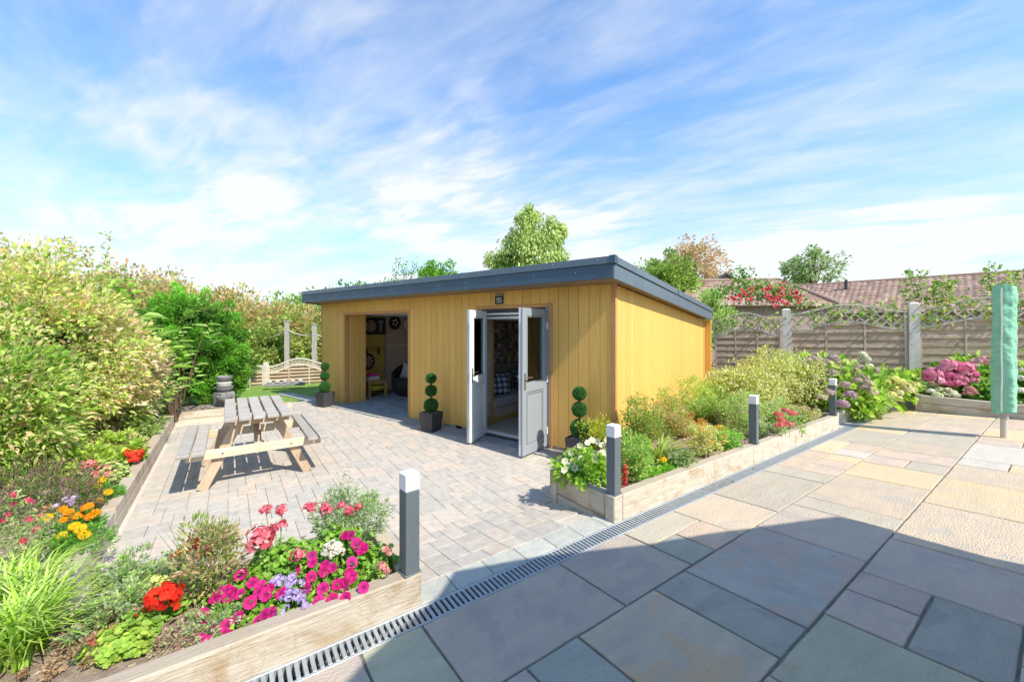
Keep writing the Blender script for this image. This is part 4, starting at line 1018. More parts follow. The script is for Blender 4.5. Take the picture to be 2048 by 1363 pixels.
# ------------------------------------------------------------------ picnic table
pt = empty('picnic_table', (-3.10, 4.84, PZ), ANG, 'weathered timber picnic table with attached benches on the block paving', 'picnic table')
LT = 1.46
for k in range(5):
    x = -.255+k*.1275; dy = rnd.uniform(-.012, .012)
    bx('top_plank', (x, dy, .745), (.108, LT, .034), 'old_wood', pt, None, .005).matrix_basis @= Matrix.Identity(4)
for sx_ in (-1, 1):
    for k in (0, 1):
        bx('seat_plank', (sx_*(.515+k*.118), rnd.uniform(-.01, .01), .445), (.105, LT+.02, .036), 'old_wood', pt, None, .005)
for sy in (-1, 1):
    yb = sy*.50
    bx('cross_beam', (0, yb-sy*.0, .375), (1.26, .04, .095), 'pale_wood', pt, None, .004)
    bx('top_batten', (0, yb, .688), (.62, .04, .075), 'honey_wood', pt, None, .004)
    for sx_ in (-1, 1):
        p0 = Vector((sx_*.50, yb+sy*.045-sy*.09, 0)); p1 = Vector((sx_*.155, yb+sy*.045-sy*.09, .725))
        Mw = wm(pt); o = beam('leg', Mw @ p0, Mw @ p1, .04, .095, 'honey_wood', pt, .004)
        # bolts
        for zz0, xx in ((.375, sx_*.32), (.688, sx_*.17)):
            mb = MB(); mb.lathe([(.011, 0), (.009, .006)], 10, Mx=Matrix.Translation((xx, sy*.521, zz0)) @ Matrix.Rotation(R(90 if sy < 0 else -90), 4, 'X')); mb.build('bolt', 'steel', pt)
    a = wm(pt) @ Vector((0, sy*.46, .40)); b = wm(pt) @ Vector((0, sy*.06, .70)); beam('brace', a, b, .07, .035, 'honey_wood', pt, .003)
bx('centre_batten', (0, 0, .708), (.60, .07, .034), 'honey_wood', pt, None, .003)
for sx_ in (-1, 1): bx('seat_batten', (sx_*.575, 0, .409), (.20, .06, .034), 'honey_wood', pt, None, .003)

# ------------------------------------------------------------------ fountain
fo = empty('water_feature', (-5.72, 7.95, .06), R(-25), 'small dark stone tiered bowl water feature behind the picnic table', 'fountain')
bxx('pedestal', -.13, .13, -.13, .13, 0, .27, 'stone_dark', fo, .012)
def bowl(x, y, z, r, h, name):
    mb = MB(); mb.lathe([(r*.55, 0), (r*.85, h*.35), (r, h*.8), (r*1.02, h), (r*.88, h), (r*.8, h*.7), (r*.4, h*.5)], 20, Mx=Matrix.Translation((x, y, z))); return mb.build(name, 'stone_dark', fo, smooth=True)
bowl(.19, -.10, .10, .14, .12, 'lower_bowl'); bowl(0, 0, .272, .155, .10, 'middle_bowl'); 
mb = MB(); mb.lathe([(.12, .385), (.125, .42), (.13, .45), (.11, .47)], 18); mb.build('collar', 'stone_pale', fo, smooth=True)
bowl(0, 0, .47, .14, .11, 'upper_bowl')
for i in range(9):
    a = P(330+i*12+rnd.uniform(-4, 4), 823+rnd.uniform(-3, 3)-i*1.2, .08); 
    o = empty('pebble', a, rnd.uniform(0, 3), 'small dark pebble lying on the bare soil near the water feature', 'pebble', 'pebbles beside the water feature')
    mb = MB(); s_ = rnd.uniform(.02, .04); mb.lathe([(s_*.5, -.01), (s_, s_*.3), (s_*.7, s_*.6), (s_*.1, s_*.7)], 8); mb.build('stone', 'stone_dark', o, smooth=True)

# ------------------------------------------------------------------ fences
def fence_panel(fence, p0, d, W_, z0, hs, arch, slope, slath, lath_w, lath_gap, slatmat='fence_wood', lat=True, prof='arch', nsl=8, gapz=.022):
    """one wavy topped panel: woven slats below, arched trellis above"""
    ez_ = Vector((0, 0, 1)); d = Vector(d).normalized(); nrm = Vector((-d.y, d.x, 0)); 
    pm = Matrix(((d.x, nrm.x, 0, p0[0]), (d.y, nrm.y, 0, p0[1]), (slope, 0, 1, z0), (0, 0, 0, 1)))
    pn = empty('panel', (0, 0, 0)); pn.parent = fence; pn.matrix_basis = wm(fence).inverted() @ pm
    def low(x): t_ = x/W_; return hs+arch*(.5-.5*math.cos(2*math.pi*t_))
    lh = .36*min(1, W_/1.2)
    def top(x): return low(x)+slath
    # slats
    step = hs/nsl/2; 
    for k in range(2*nsl+4):
        z = .02+k*step+(0 if k % 2 else -.012); back = k % 2 == 0
        if z > hs+arch-.04: break
        h_ = step+.016 if back else step-.004
        # clip the topmost slats to the arch
        xs_ = [x for x in np.linspace(0, W_, 60) if low(x) > z+h_*.7]
        if not xs_: break
        xa, xb = max(xs_[0], .03), min(xs_[-1], W_-.03)
        if xb-xa < .2: break
        # woven: bulges in and out between the vertical battens
        mb = MB(); n = 14; vs2 = []
        for i in range(n+1):
            x = xa+(xb-xa)*i/n; yv = .022 if back else -.014-.008*abs(math.sin(3*math.pi*x/W_))
            w1 = rnd.uniform(-.002, .002)
            for (yy_, zz2) in ((yv-.005, z+w1), (yv+.005, z+w1), (yv+.005, z+h_+w1), (yv-.005, z+h_+w1)): vs2.append((x, yy_, zz2))
        fs2 = [(0, 3, 2, 1), (4*n, 4*n+1, 4*n+2, 4*n+3)]
        for i in range(n):
            for c_ in range(4): fs2.append((4*i+c_, 4*i+(c_+1) % 4, 4*(i+1)+(c_+1) % 4, 4*(i+1)+c_))
        mb.add(vs2, fs2); mb.build('slat', slatmat, pn)
    for fx in (0.0, 1/3, 2/3, 1.0):
        x = min(max(fx*W_, .02), W_-.02); edge_ = fx in (0.0, 1.0)
        bxx('batten', x-(.02 if edge_ else .016), x+(.02 if edge_ else .016), -.026, .026 if edge_ else -.014, 0, low(x)-.02+(slath if edge_ else 0), slatmat, pn, .002)
    # curved rails
    for f_, off, nm in ((low, 0, 'curved_rail'), (top, 0, 'top_rail')):
        mb = MB(); n = 24; vs2 = []
        for i in range(n+1):
            x = W_*i/n; z = f_(x)
            for (yy_, zz2) in ((-.03, z-.022), (.03, z-.022), (.03, z+.022), (-.03, z+.022)): vs2.append((x, yy_, zz2))
        fs2 = [(0, 3, 2, 1), (4*n, 4*n+1, 4*n+2, 4*n+3)]
        for i in range(n):
            for c_ in range(4): fs2.append((4*i+c_, 4*i+(c_+1) % 4, 4*(i+1)+(c_+1) % 4, 4*(i+1)+c_))
        mb.add(vs2, fs2); mb.build(nm, 'lattice_wood', pn)
    # diagonal trellis laths
    for sg, yo in ((1, -.008), (-1, .008)):
        c0 = -3.0
        while c0 < W_+3:
            # line x = c0 + sg*(z-hs)
            xs_ = []
            for t_ in np.linspace(-.1, slath+arch+.1, 40):
                x = c0+sg*t_; z = hs+t_
                if 0.01 < x < W_-.01 and low(x)+.01 < z < top(x)-.01: xs_.append((x, z))
            if len(xs_) > 2:
                a = Vector((xs_[0][0], yo, xs_[0][1])); b = Vector((xs_[-1][0], yo, xs_[-1][1])); dd = (b-a)
                dl = dd.normalized(); z_ = dl.cross(Vector((0, 1, 0))).normalized(); Rm = Matrix((dl, Vector((0, 1, 0)), -z_)).transposed()
                if Rm.determinant() < 0: Rm = Matrix((dl, Vector((0, 1, 0)), z_)).transposed()
                bx('lath', (a+b)/2, (round(dd.length, 2), .012, lath_w), 'lattice_wood', pn, Rm, 0)
            c0 += lath_gap
    return pn
FD = Vector((.86, -.51, 0)).normalized(); FP = Vector((8.5, 8.46, 0)); FSL = .035
fen = empty('garden_fence', (FP.x, FP.y, 0), 0, 'grey timber fence with arched trellis tops and concrete posts along the right boundary', 'fence')
posts = [-2.23, 0, 2.25, 4.5, 6.75]
for t_ in posts+[-4.46]:
    p = FP+FD*t_; zt_ = 2.135+FSL*t_
    mb = MB(); s_ = .085; mb.add([(-s_, -.06, -.1), (s_, -.06, -.1), (s_, .08, -.1), (-s_, .08, -.1), (-s_, -.06, zt_-.03), (s_, -.06, zt_-.03), (s_, .08, zt_-.03), (-s_, .08, zt_-.03), (-s_+.03, -.03, zt_), (s_-.03, -.03, zt_), (s_-.03, .05, zt_), (-s_+.03, .05, zt_)],
        [(0, 3, 2, 1), (0, 1, 5, 4), (1, 2, 6, 5), (2, 3, 7, 6), (3, 0, 4, 7), (4, 5, 9, 8), (5, 6, 10, 9), (6, 7, 11, 10), (7, 4, 8, 11), (8, 9, 10, 11)], Mx=Matrix.Translation((p.x, p.y, 0)) @ Matrix.Rotation(math.atan2(FD.y, FD.x), 4, 'Z'))
    mb.build('concrete_post', 'concrete', fen, world=True)
for t_ in (-4.46, -2.23, 0, 2.25, 4.5):
    W_ = 2.23-.19; p = FP+FD*(t_+.095); z0 = .28+FSL*t_
    if t_ == -4.46: 
        p = FP+FD*(-3.75); fence_panel(fen, (p.x, p.y), FD, 1.42, z0, 1.27, .20, FSL, .36, .034, .17); continue
    fence_panel(fen, (p.x, p.y), FD, W_, z0, 1.33, .19, FSL, .385, .036, .175)
    a = FP+FD*(t_+.09); b = FP+FD*(t_+2.14); a.z = .14+FSL*t_; b.z = a.z+.07; beam('gravel_board', a, b, .05, .26, 'concrete', fen, .004)
# low fence beyond the lawn
f2 = empty('low_fence', Q(532, 773, 11.8), 0, 'low pale timber fence with arched trellis beyond the lawn at the far left', 'fence')
ld = Vector((1.57, .62, 0)).normalized(); pz0 = Q(532, 773, 11.8)
for t_, hh in ((0, .72), (1.75, .80), (-1.75, .66)):
    p = pz0+ld*t_; bx('fence_post', (p.x, p.y, -.15+hh/2), (.11, .11, hh), 'stone_pale' if False else 'concrete', f2, None, .006, True)
for t_ in (-1.75, 0):
    p = pz0+ld*(t_+.06); fence_panel(f2, (p.x, p.y), ld, 1.63, -.14, .40, .22, .03, .18, .02, .085, 'fence_wood', nsl=4)
o = empty('stone_trough', Q(570, 771, 11.2), math.atan2(ld.y, ld.x), 'long low trough of pale stones at the foot of the low far fence', 'trough')
bxx('trough', -.5, .5, -.09, .09, 0, .08, 'stone_dark', o, .01)
for k in range(5): mb = MB(); mb.lathe([(.03, .07), (.07, .11), (.05, .16), (.01, .18)], 8, Mx=Matrix.Translation((-.38+k*.19, 0, 0))); mb.build('stone', 'stone_pale', o, smooth=True)
# rope and posts
rp = []
for (px, yt, Y, lab) in ((574, 643, 14.0, 'tall weathered timber post carrying a rope, left one by the far fence'), (629, 649, 13.4, 'tall weathered timber post carrying a rope, right one beside the garden room')):
    tpz = Q(px, yt, Y); o = empty('rope_post', (tpz.x, tpz.y, .0), 0, lab, 'post', 'rope posts beyond the lawn')
    mb = MB(); w_ = .075; mb.box(-w_, w_, -w_, w_, 0, tpz.z, Mx=Matrix.Rotation(.4, 4, 'Z')); mb.build('post', 'old_wood', o); mb = MB(); mb.box(-w_-.02, w_+.02, -w_-.02, w_+.02, tpz.z, tpz.z+.04, Mx=Matrix.Rotation(.4, 4, 'Z')); mb.build('post_cap', 'old_wood', o); rp.append(tpz)
mb = MB()
def swag(a, b, sag): return [a.lerp(b, k/12)-Vector((0, 0, sag*4*(k/12)*(1-k/12))) for k in range(13)]
L0 = Q(420, 650, 15.5)
for a, b, sg in ((L0, rp[0]-Vector((0, 0, .26)), .55), (rp[0]-Vector((0, 0, .26)), rp[1]-Vector((0, 0, .30)), .12), (rp[1]-Vector((0, 0, .30)), Q(700, 655, 13), .2)): mb.tube(swag(a, b, sg), .022, 6)
ro = empty('boundary_rope', rp[0], 0, 'thick pale rope slung between the weathered timber posts beyond the lawn', 'rope'); mb.build('rope', 'rope', ro, world=True, smooth=True)

# ------------------------------------------------------------------ covered rotary drier
rd = empty('rotary_drier', (6.74, 5.48, .085), 0, 'folded rotary washing line under a long mint green cover on the patio', 'rotary drier')
mb = MB(); mb.lathe([(.034, 0), (.034, .9)], 14); mb.build('ground_tube', 'aluminium', rd, smooth=True)
mb = MB(); mb.lathe([(.042, .27), (.046, .30), (.046, .36), (.036, .40)], 14); mb.build('collar', 'stone_pale', rd, smooth=True)
mb = MB(); nr, nc = 90, 48; vs2 = []; fs2 = []; ht = 2.09
for j in range(nr+1):
    t_ = j/nr; z = .36+(ht-.36)*t_; 
    for k in range(nc):
        a = 2*math.pi*k/nc
        sq_ = 1/max(abs(math.cos(a-.6)), abs(math.sin(a-.6)))**.55
        r_ = (.110+.010*math.sin(3*a+z*2.2))*sq_*(1.0 if t_ < .93 else 1-.10*(t_-.93)/.07)
        r_ += .004*math.sin(a*5+z*7+3*math.sin(z*5))+.004*math.sin(a*2-z*29+4*math.sin(z*3.1+a))+.003*math.sin(a*7+z*47+3*math.sin(z*11))+.003*rnd.uniform(-1, 1)
        r_ *= 1+.06*(1-t_)
        vs2.append((r_*math.cos(a)+.006*math.sin(z*4), r_*math.sin(a)*.9, z-.02*math.cos(a*2)*(t_ < .02)+(.016*math.cos(2*(a-.6)) if j == nr else 0)))
for j in range(nr):
    for k in range(nc): fs2.append((j*nc+k, j*nc+(k+1) % nc, (j+1)*nc+(k+1) % nc, (j+1)*nc+k))
vs2.append((0, 0, ht-.03)); fs2 += [(nr*nc+k, nr*nc+(k+1) % nc, len(vs2)-1) for k in range(nc)]
mb.add(vs2, fs2); mb.build('cover', 'fabric_green', rd, smooth=True)
mb = MB(); 
for j in range(30):
    z = .42+(ht-.55)*j/30; vv = []
strip = [(-.128*math.cos(.25)-.012, -.118*.9, z) for z in np.linspace(.40, 2.05, 12)]
mb.tube([(-.128+.004*math.sin(z*9), -.078, z) for z in np.linspace(.38, 2.05, 24)], .009, 6); mb.build('zip_flap', 'fabric_white', rd, smooth=True)

# ------------------------------------------------------------------ neighbouring bungalows
def tiled_slope(parent, e0, e1, r0, r1, nrow, tw, mat=M_tile, big=0):
    """pantiles between an eave (e0-e1) and a ridge (r0-r1)"""
    e0, e1, r0, r1 = map(Vector, (e0, e1, r0, r1)); tiles = []
    dn = ((e1-e0).cross(r0-e0)).normalized()
    if dn.z < 0: dn = -dn
    L_ = max((e1-e0).length, (r1-r0).length); nc_ = int(L_/tw)
    for j in range(nrow):
        t0, t1 = j/nrow, (j+1.12)/nrow
        a0, b0 = e0.lerp(r0, t0), e1.lerp(r1, t0); a1, b1 = e0.lerp(r0, min(t1, 1.01)), e1.lerp(r1, min(t1, 1.01))
        n_ = max(1, int((b0-a0).length/tw))
        for i in range(n_):
            u0, u1 = i/n_, (i+1)/n_; p = [a0.lerp(b0, u0), a0.lerp(b0, (u0+u1)/2), a0.lerp(b0, u1), a1.lerp(b1, u1), a1.lerp(b1, (u0+u1)/2), a1.lerp(b1, u0)]
            th = .055; lift = [.012, .045, .012, 0, .03, 0]
            v = [q+dn*(l_+.03*(k < 3)) for k, (q, l_) in enumerate(zip(p, lift))]+[p[0]-dn*.01, p[1]-dn*.01, p[2]-dn*.01]
            tiles.append((v, [(0, 1, 4, 5), (1, 2, 3, 4), (6, 7, 1, 0), (7, 8, 2, 1)]))
    TC = [(.35, .24, .19), (.40, .28, .22), (.31, .21, .17), (.44, .32, .26)]
    def k_(t_): c_ = t_[0][1]; return c_.y if abs(c_.x) < 1.28*c_.y else 999
    tiles.sort(key=k_)
    for v, f in tiles[:big]:
        mb = MB(); mb.add(v, f, tuple(x*rnd.uniform(.9, 1.1) for x in rnd.choice(TC))); mb.build('roof_tile', mat, parent, world=True, colors=True)
    mb = MB()
    for v, f in tiles[big:]:
        q = rnd.uniform(.88, 1.1); mb.add(v, f, tuple(x*q for x in rnd.choice(TC)))
    meta(mb.build('roof_tiles', mat, parent, world=True, colors=True), kind='stuff')
nb = empty('bungalow', (24, 22, 0), 0, 'long bungalow with red brown tiled roof behind the right end of the fence', 'bungalow')
rg0, rg1 = Vector((21, 30, 4.68)), Vector((33.2, 16.4, 4.68)); dn_ = Vector((-.74, -.67, 0)).normalized()
ev0, ev1 = rg0+dn_*4.2, rg1+dn_*4.2; ev0.z = ev1.z = 2.45
tiled_slope(nb, ev0, ev1, rg0, rg1, 16, .30, big=280)
ed0, ed1 = rg0-dn_*4.2, rg1-dn_*4.2; ed0.z = ed1.z = 2.45
mb = MB(); mb.add([rg0-Vector((0, 0, .03)), rg1-Vector((0, 0, .03)), ed1, ed0], [(0, 1, 2, 3)]); mb.build('rear_roof', 'brick', nb, world=True)
mb = MB(); mb.tube([rg0+Vector((0, 0, .03)), rg1+Vector((0, 0, .03))], .10, 8); mb.build('ridge', 'brick', nb, world=True)
mb = MB(); w0, w1, w2, w3 = ev0-dn_*.4, ev1-dn_*.4, ed1+dn_*.4, ed0+dn_*.4
mb.add([(w.x, w.y, zz5) for zz5 in (-.3, 2.5) for w in (w0, w1, w2, w3)], [(0, 1, 5, 4), (1, 2, 6, 5), (2, 3, 7, 6), (3, 0, 4, 7)]); mb.build('wall', 'brick', nb, world=True)
vp = rg0.lerp(rg1, .18)+dn_*1.0; vp.z = 4.2
mb = MB(); mb.tube([vp, vp+Vector((0, 0, .62))], .09, 10); mb.build('vent_pipe', 'lead', nb, world=True, smooth=True)
n2 = empty('bungalow', (14, 22, 0), 0, 'nearer bungalow with hipped red brown tiled roof just right of the garden room', 'bungalow')
A_, B_ = Vector((10.6, 24, 4.35)), Vector((16.0, 24, 4.42)); E0, E1 = Vector((8.2, 19.6, 2.7)), Vector((16.9, 20.6, 2.7)); E2, E3 = Vector((20, 28, 2.7)), Vector((8.2, 28, 2.7))
tiled_slope(n2, E0, E1, A_, B_, 13, .30, big=200); 
mb = MB(); mb.add([E1, E2, B_], [(0, 1, 2)]); mb.add([E3, E0, A_], [(0, 1, 2)]); mb.add([E2, E3, A_, B_], [(0, 1, 2, 3)]); mb.build('hip_roof', 'brick', n2, world=True)
mb = MB(); mb.tube([A_+Vector((0, 0, .05)), B_+Vector((0, 0, .05)), E1+Vector((0, 0, .1))], .12, 8); mb.build('ridge', 'brick', n2, world=True)
mb = MB(); mb.add([(w[0], w[1], zz5) for zz5 in (-.3, 2.72) for w in ((8.6, 20), (16.6, 20.9), (19.6, 27.6), (8.6, 27.6))], [(0, 1, 5, 4), (1, 2, 6, 5), (2, 3, 7, 6), (3, 0, 4, 7)]); mb.build('wall', 'brick', n2, world=True)
ga, gl_, gr_ = Q(1452, 546, 25.5), Q(1424, 567, 25.5), Q(1482, 566, 25.5)
mb = MB(); bk = Vector((.6, 5, 0)); mb.add([gl_, ga, gr_, gl_+bk, ga+bk, gr_+bk], [(0, 1, 4, 3), (1, 2, 5, 4)]); mb.add([gl_+Vector((.1, .1, 0)), ga+Vector((0, .1, -.12)), gr_+Vector((-.1, .1, 0))], [(0, 1, 2)]); mb.build('gable_roof', 'brick', n2, world=True)
for a, b in ((gl_, ga), (ga, gr_)): beam('barge_board', a, b, .1, .14, 'lead', n2, .01)
mb = MB(); c_ = Q(1572, 580, 23.6); mb.box(c_.x-.25, c_.x+.25, c_.y-.25, c_.y+.25, c_.z-.5, c_.z+.25); mb.box(c_.x-.3, c_.x+.3, c_.y-.3, c_.y+.3, c_.z+.25, c_.z+.33); mb.build('chimney', 'brick', n2, world=True)
mb = MB(); mb.lathe([(.13, .33), (.11, .62)], 10, Mx=Matrix.Translation(c_)); mb.build('chimney_pot', 'brick', n2, world=True)

# ================================================================== planting
G1, G2, G3, G4 = (.10, .26, .035), (.17, .36, .05), (.05, .14, .02), (.26, .46, .08)
def plant(name, base, label, cat='plant', group=None): return empty(name, base, 0, label, cat, group)
# ---- big variegated shrub on the left
b_ = Vector((-6.3, 5.3, .05)); sh = plant('variegated_shrub', b_, 'huge cream, pink and green variegated shrub filling the left edge', 'shrub')
VC = [(.62, .68, .18), (.76, .72, .34), (.84, .74, .50), (.84, .56, .38), (.42, .58, .10), (.26, .42, .07), (.80, .54, .20), (.60, .68, .20)]
VW = [.19, .15, .12, .13, .14, .08, .10, .09]
_, cc1 = crown((-6.6, 5.0, 1.15), (1.75, 1.5, 1.52), 480, .25, 62000, .070, .44, VC, sh, zmin=.1, w=VW, cw=VW, shell=(.6, 1.0), droop=.15)
crown((-5.3, 3.9, .75), (.85, .7, .80), 130, .24, 14000, .075, .42, [(.45, .58, .12), (.30, .48, .06), (.60, .64, .26), (.18, .34, .05), (.66, .52, .26)], sh, zmin=.12, droop=.15)
crown((-5.65, 5.75, .80), (.5, .6, .72), 90, .22, 8000, .075, .42, [(.62, .62, .32), (.70, .60, .40), (.36, .50, .10), (.20, .36, .05), (.70, .50, .32)], sh, zmin=.12, droop=.15)
stems(sh, b_, [tuple(c) for c in cc1[:26]], .03)
for k in range(16):   # loose shoots breaking the outline
    b0 = Vector((rnd.uniform(-7.2, -5.4), rnd.uniform(4.6, 5.6), rnd.uniform(2.2, 2.5))); t0 = b0+Vector((rnd.uniform(-.2, .35), rnd.uniform(-.1, .1), rnd.uniform(.25, .5)))
    n = 46; u = ng.uniform(0, 1, n)[:, None]; pos = np.array(b0)*(1-u)+np.array(t0)*u+ng.normal(size=(n, 3))*.025
    leafmesh('shoot', sh, pos, rdir(n)+np.array([0, 0, .3]), rdir(n), ng.uniform(.04, .085, n), .4, pal(VC, n))
# dark core keeps the light from passing straight through
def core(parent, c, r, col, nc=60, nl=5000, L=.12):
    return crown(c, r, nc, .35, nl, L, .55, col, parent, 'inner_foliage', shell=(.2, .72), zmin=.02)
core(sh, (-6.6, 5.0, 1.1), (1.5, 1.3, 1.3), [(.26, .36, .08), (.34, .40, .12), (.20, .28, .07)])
# ---- laurel shoots through it
for (c, lab, sx) in (((-6.0, 6.25, 2.12), 'tall laurel shoots with long glossy leaves above the variegated shrub', 0), ((-5.78, 6.75, 1.25), 'lower laurel shoots with drooping glossy leaves between shrub and conifer', 1)):
    o = plant('laurel', (c[0], c[1], .05), lab, 'shrub'); tips = []; pos = []; dr = []; 
    for k in range(15 if sx else 17):
        t0 = Vector(c)+Vector((rnd.uniform(-.55, .55), rnd.uniform(-.4, .3), rnd.uniform(-.35, .40) if not sx else rnd.uniform(-.55, .55))); tips.append(tuple(t0))
        dv_ = Vector((rnd.uniform(-.4, .4), rnd.uniform(-.4, 0), 1)).normalized()
        for j in range(9):
            a = j*2.4; pos.append(t0-dv_*(.045*(9-j))); dr.append((math.cos(a), math.sin(a), .55-.05*j+.1))
    stems(o, (c[0], c[1]+.1, .05), tips, .014, 'bark')
    leafmesh('leaf_cluster', o, pos, np.array(dr)+rdir(len(dr))*.15, rdir(len(dr))*.3+np.array([0, 0, 1]), ng.uniform(.17, .27, len(dr)), .34, pal([(.42, .66, .12), (.54, .74, .22), (.32, .56, .09)], len(dr)), 'oval', None, .2, .28)
# ---- conifer
b_ = Vector((-6.75, 8.7, .05)); o = plant('conifer', b_, 'dense bright green conifer behind the water feature', 'conifer')
CC = [(.17, .44, .04), (.25, .54, .06), (.10, .28, .03), (.34, .60, .10)]
def conifer(o, c, r, nc, nl, cols, L=.07):
    c = np.array(c); r = np.array(r); d0 = rdir(nc*2); d0 = d0[(d0[:, 2] > -.75)][:nc]; cc = c+d0*ng.uniform(.62, 1.04, (len(d0), 1))*r; nc = len(cc)
    idx = ng.integers(0, nc, nl); outw = (cc-c)/r; outw = outw/np.linalg.norm(outw, axis=1, keepdims=True)
    axis = outw[idx]*.8+np.array([0, 0, .45]); t_ = ng.uniform(0, 1, (nl, 1)); side = rdir(nl)*(.16*(1-t_*.75))
    pos = cc[idx]+axis*(t_-.5)*.20+side
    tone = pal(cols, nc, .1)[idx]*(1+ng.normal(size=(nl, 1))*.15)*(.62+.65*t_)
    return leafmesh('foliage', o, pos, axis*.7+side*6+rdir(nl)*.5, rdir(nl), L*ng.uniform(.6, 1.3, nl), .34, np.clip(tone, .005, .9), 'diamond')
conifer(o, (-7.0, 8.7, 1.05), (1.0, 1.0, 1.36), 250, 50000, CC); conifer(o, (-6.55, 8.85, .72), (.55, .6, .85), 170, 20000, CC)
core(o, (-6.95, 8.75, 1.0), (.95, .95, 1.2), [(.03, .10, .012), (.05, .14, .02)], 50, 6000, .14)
stems(o, b_, [(-6.75, 8.75, 2.1)], .06, 'bark', 'trunk')
# ---- small palm
pb = Q(492, 778, 11.2); o = plant('palm', pb, 'small fan palm with hairy trunk at the edge of the lawn', 'palm')
mb = MB(); mb.tube([pb, pb+Vector((.02, 0, .25)), pb+Vector((0, 0, .50))], [.11, .10, .085], 10); mb.build('trunk', 'rope', o, world=True)
pc = pb+Vector((0, 0, .52)); pos = []; dr = []; nn_ = []
for k in range(15):
    a = rnd.uniform(0, 6.28); el = rnd.uniform(.0, 1.1); ax = Vector((math.cos(a)*math.cos(el), math.sin(a)*math.cos(el), math.sin(el))); hub = pc+ax*rnd.uniform(.18, .34)
    sd_ = ax.cross(Vector((0, 0, 1))).normalized()
    for j in range(14):
        an = (j-6.5)/6.5*1.5; pos.append(hub); dr.append(ax*math.cos(an)+sd_*math.sin(an)+Vector((0, 0, -.1))); nn_.append((0, 0, 1))
leafmesh('frond', o, [tuple(p) for p in pos], [tuple(p) for p in dr], np.array(nn_)+rdir(len(nn_))*.2, ng.uniform(.26, .38, len(pos)), .075, pal([(.30, .50, .08), (.40, .56, .14), (.20, .38, .06)], len(pos)), 'diamond', None, .1, .25)

# ---- hedges and far trees
def bush(c, r, nc, nl, L, cols, label, name='hedge_bush', cat='bush', group=None, rc=.5, shape='diamond', wr=.55, trunk=True, shell=(.55, 1.0)):
    o = plant(name, (c[0], c[1], -.1), label, cat, group); _, cc = crown(c, r, nc, rc, nl, L, wr, cols, o, 'crown', shape, shell=shell, zmin=0.0)
    if trunk: stems(o, (c[0], c[1], -.1), [tuple(q) for q in cc[:10]], .05+.012*r[2], 'bark', 'trunk')
    return o
CU = [(.60, .38, .18), (.66, .48, .24), (.54, .44, .16), (.40, .46, .12), (.58, .54, .20), (.70, .54, .32)]
HG = [(.28, .44, .09), (.40, .54, .13), (.20, .32, .07), (.52, .58, .18), (.44, .44, .15)]
gp = 'tall copper and green hedge beyond the lawn'
bush((-14.6, 15.6, 1.9), (2.6, 1.8, 1.85), 130, 14000, .17, CU+HG[:2], 'tall coppery hedge section rising behind the variegated shrub, farthest left', 'hedge_tree', 'hedge', gp, .6)
bush((-11.6, 15.6, 1.55), (2.3, 1.6, 1.45), 130, 14000, .16, CU+HG[:1], 'coppery brown hedge section just behind the top of the conifer', 'hedge_tree', 'hedge', gp, .55)
bush((-9.3, 15.8, 1.35), (1.6, 1.4, 1.1), 110, 12000, .14, CU+HG, 'coppery hedge section with green base, right of the conifer', 'hedge_tree', 'hedge', gp, .45)
bush((-8.0, 15.9, 1.2), (1.25, 1.3, 1.05), 100, 11000, .13, CU[:3]+HG, 'reddish topped hedge section behind the left rope post', 'hedge_tree', 'hedge', gp, .4)
bush((-6.6, 16.6, 1.2), (1.4, 1.2, 1.0), 90, 10000, .13, HG+[(.40, .40, .10)], 'mostly green hedge section between the two rope posts', 'hedge_tree', 'hedge', gp, .4)
bush((-5.6, 17.5, 1.3), (2.0, 1.2, 1.15), 90, 9000, .13, HG+[(.26, .40, .08)], 'green hedge section partly hidden by the garden room', 'hedge_tree', 'hedge', gp, .4)
bush((-9.7, 14.6, .85), (2.6, .6, .85), 90, 9000, .11, HG, 'low dark green leafy hedge under the rope swag', 'hedge_tree', 'hedge', gp, .3, trunk=False)
bush((-6.5, 15.2, .85), (1.7, .6, .8), 70, 7000, .11, HG+[(.35, .42, .10)], 'low green hedge below the right rope post', 'hedge_tree', 'hedge', gp, .3, trunk=False)
bush((-13, 40, 2.4), (6, 3, 3.4), 110, 12000, .36, [(.16, .30, .06), (.22, .38, .08), (.10, .20, .04)], 'distant rounded green tree above the low fence', 'tree', 'tree', None, 1.1)
bush((-16.5, 33, 2.0), (3.6, 3, 2.4), 90, 8000, .30, [(.20, .38, .07), (.28, .46, .10)], 'distant bright green tree top beyond the copper hedge', 'tree', 'tree', None, .9)
# dry grass on the bank
n_ = 9000; pp = np.stack([ng.uniform(-14, -4, n_), ng.uniform(13.9, 15.2, n_), np.full(n_, .0)], 1)
o = leafmesh('bank_grass', None, pp, rdir(n_)*.4+np.array([0, 0, 1]), rdir(n_), ng.uniform(.08, .22, n_), .08, pal([(.46, .44, .18), (.34, .38, .10), (.52, .46, .26)], n_)); o['kind'] = 'stuff'; o['label'] = 'dry yellowish grass on the bank behind the low fence'
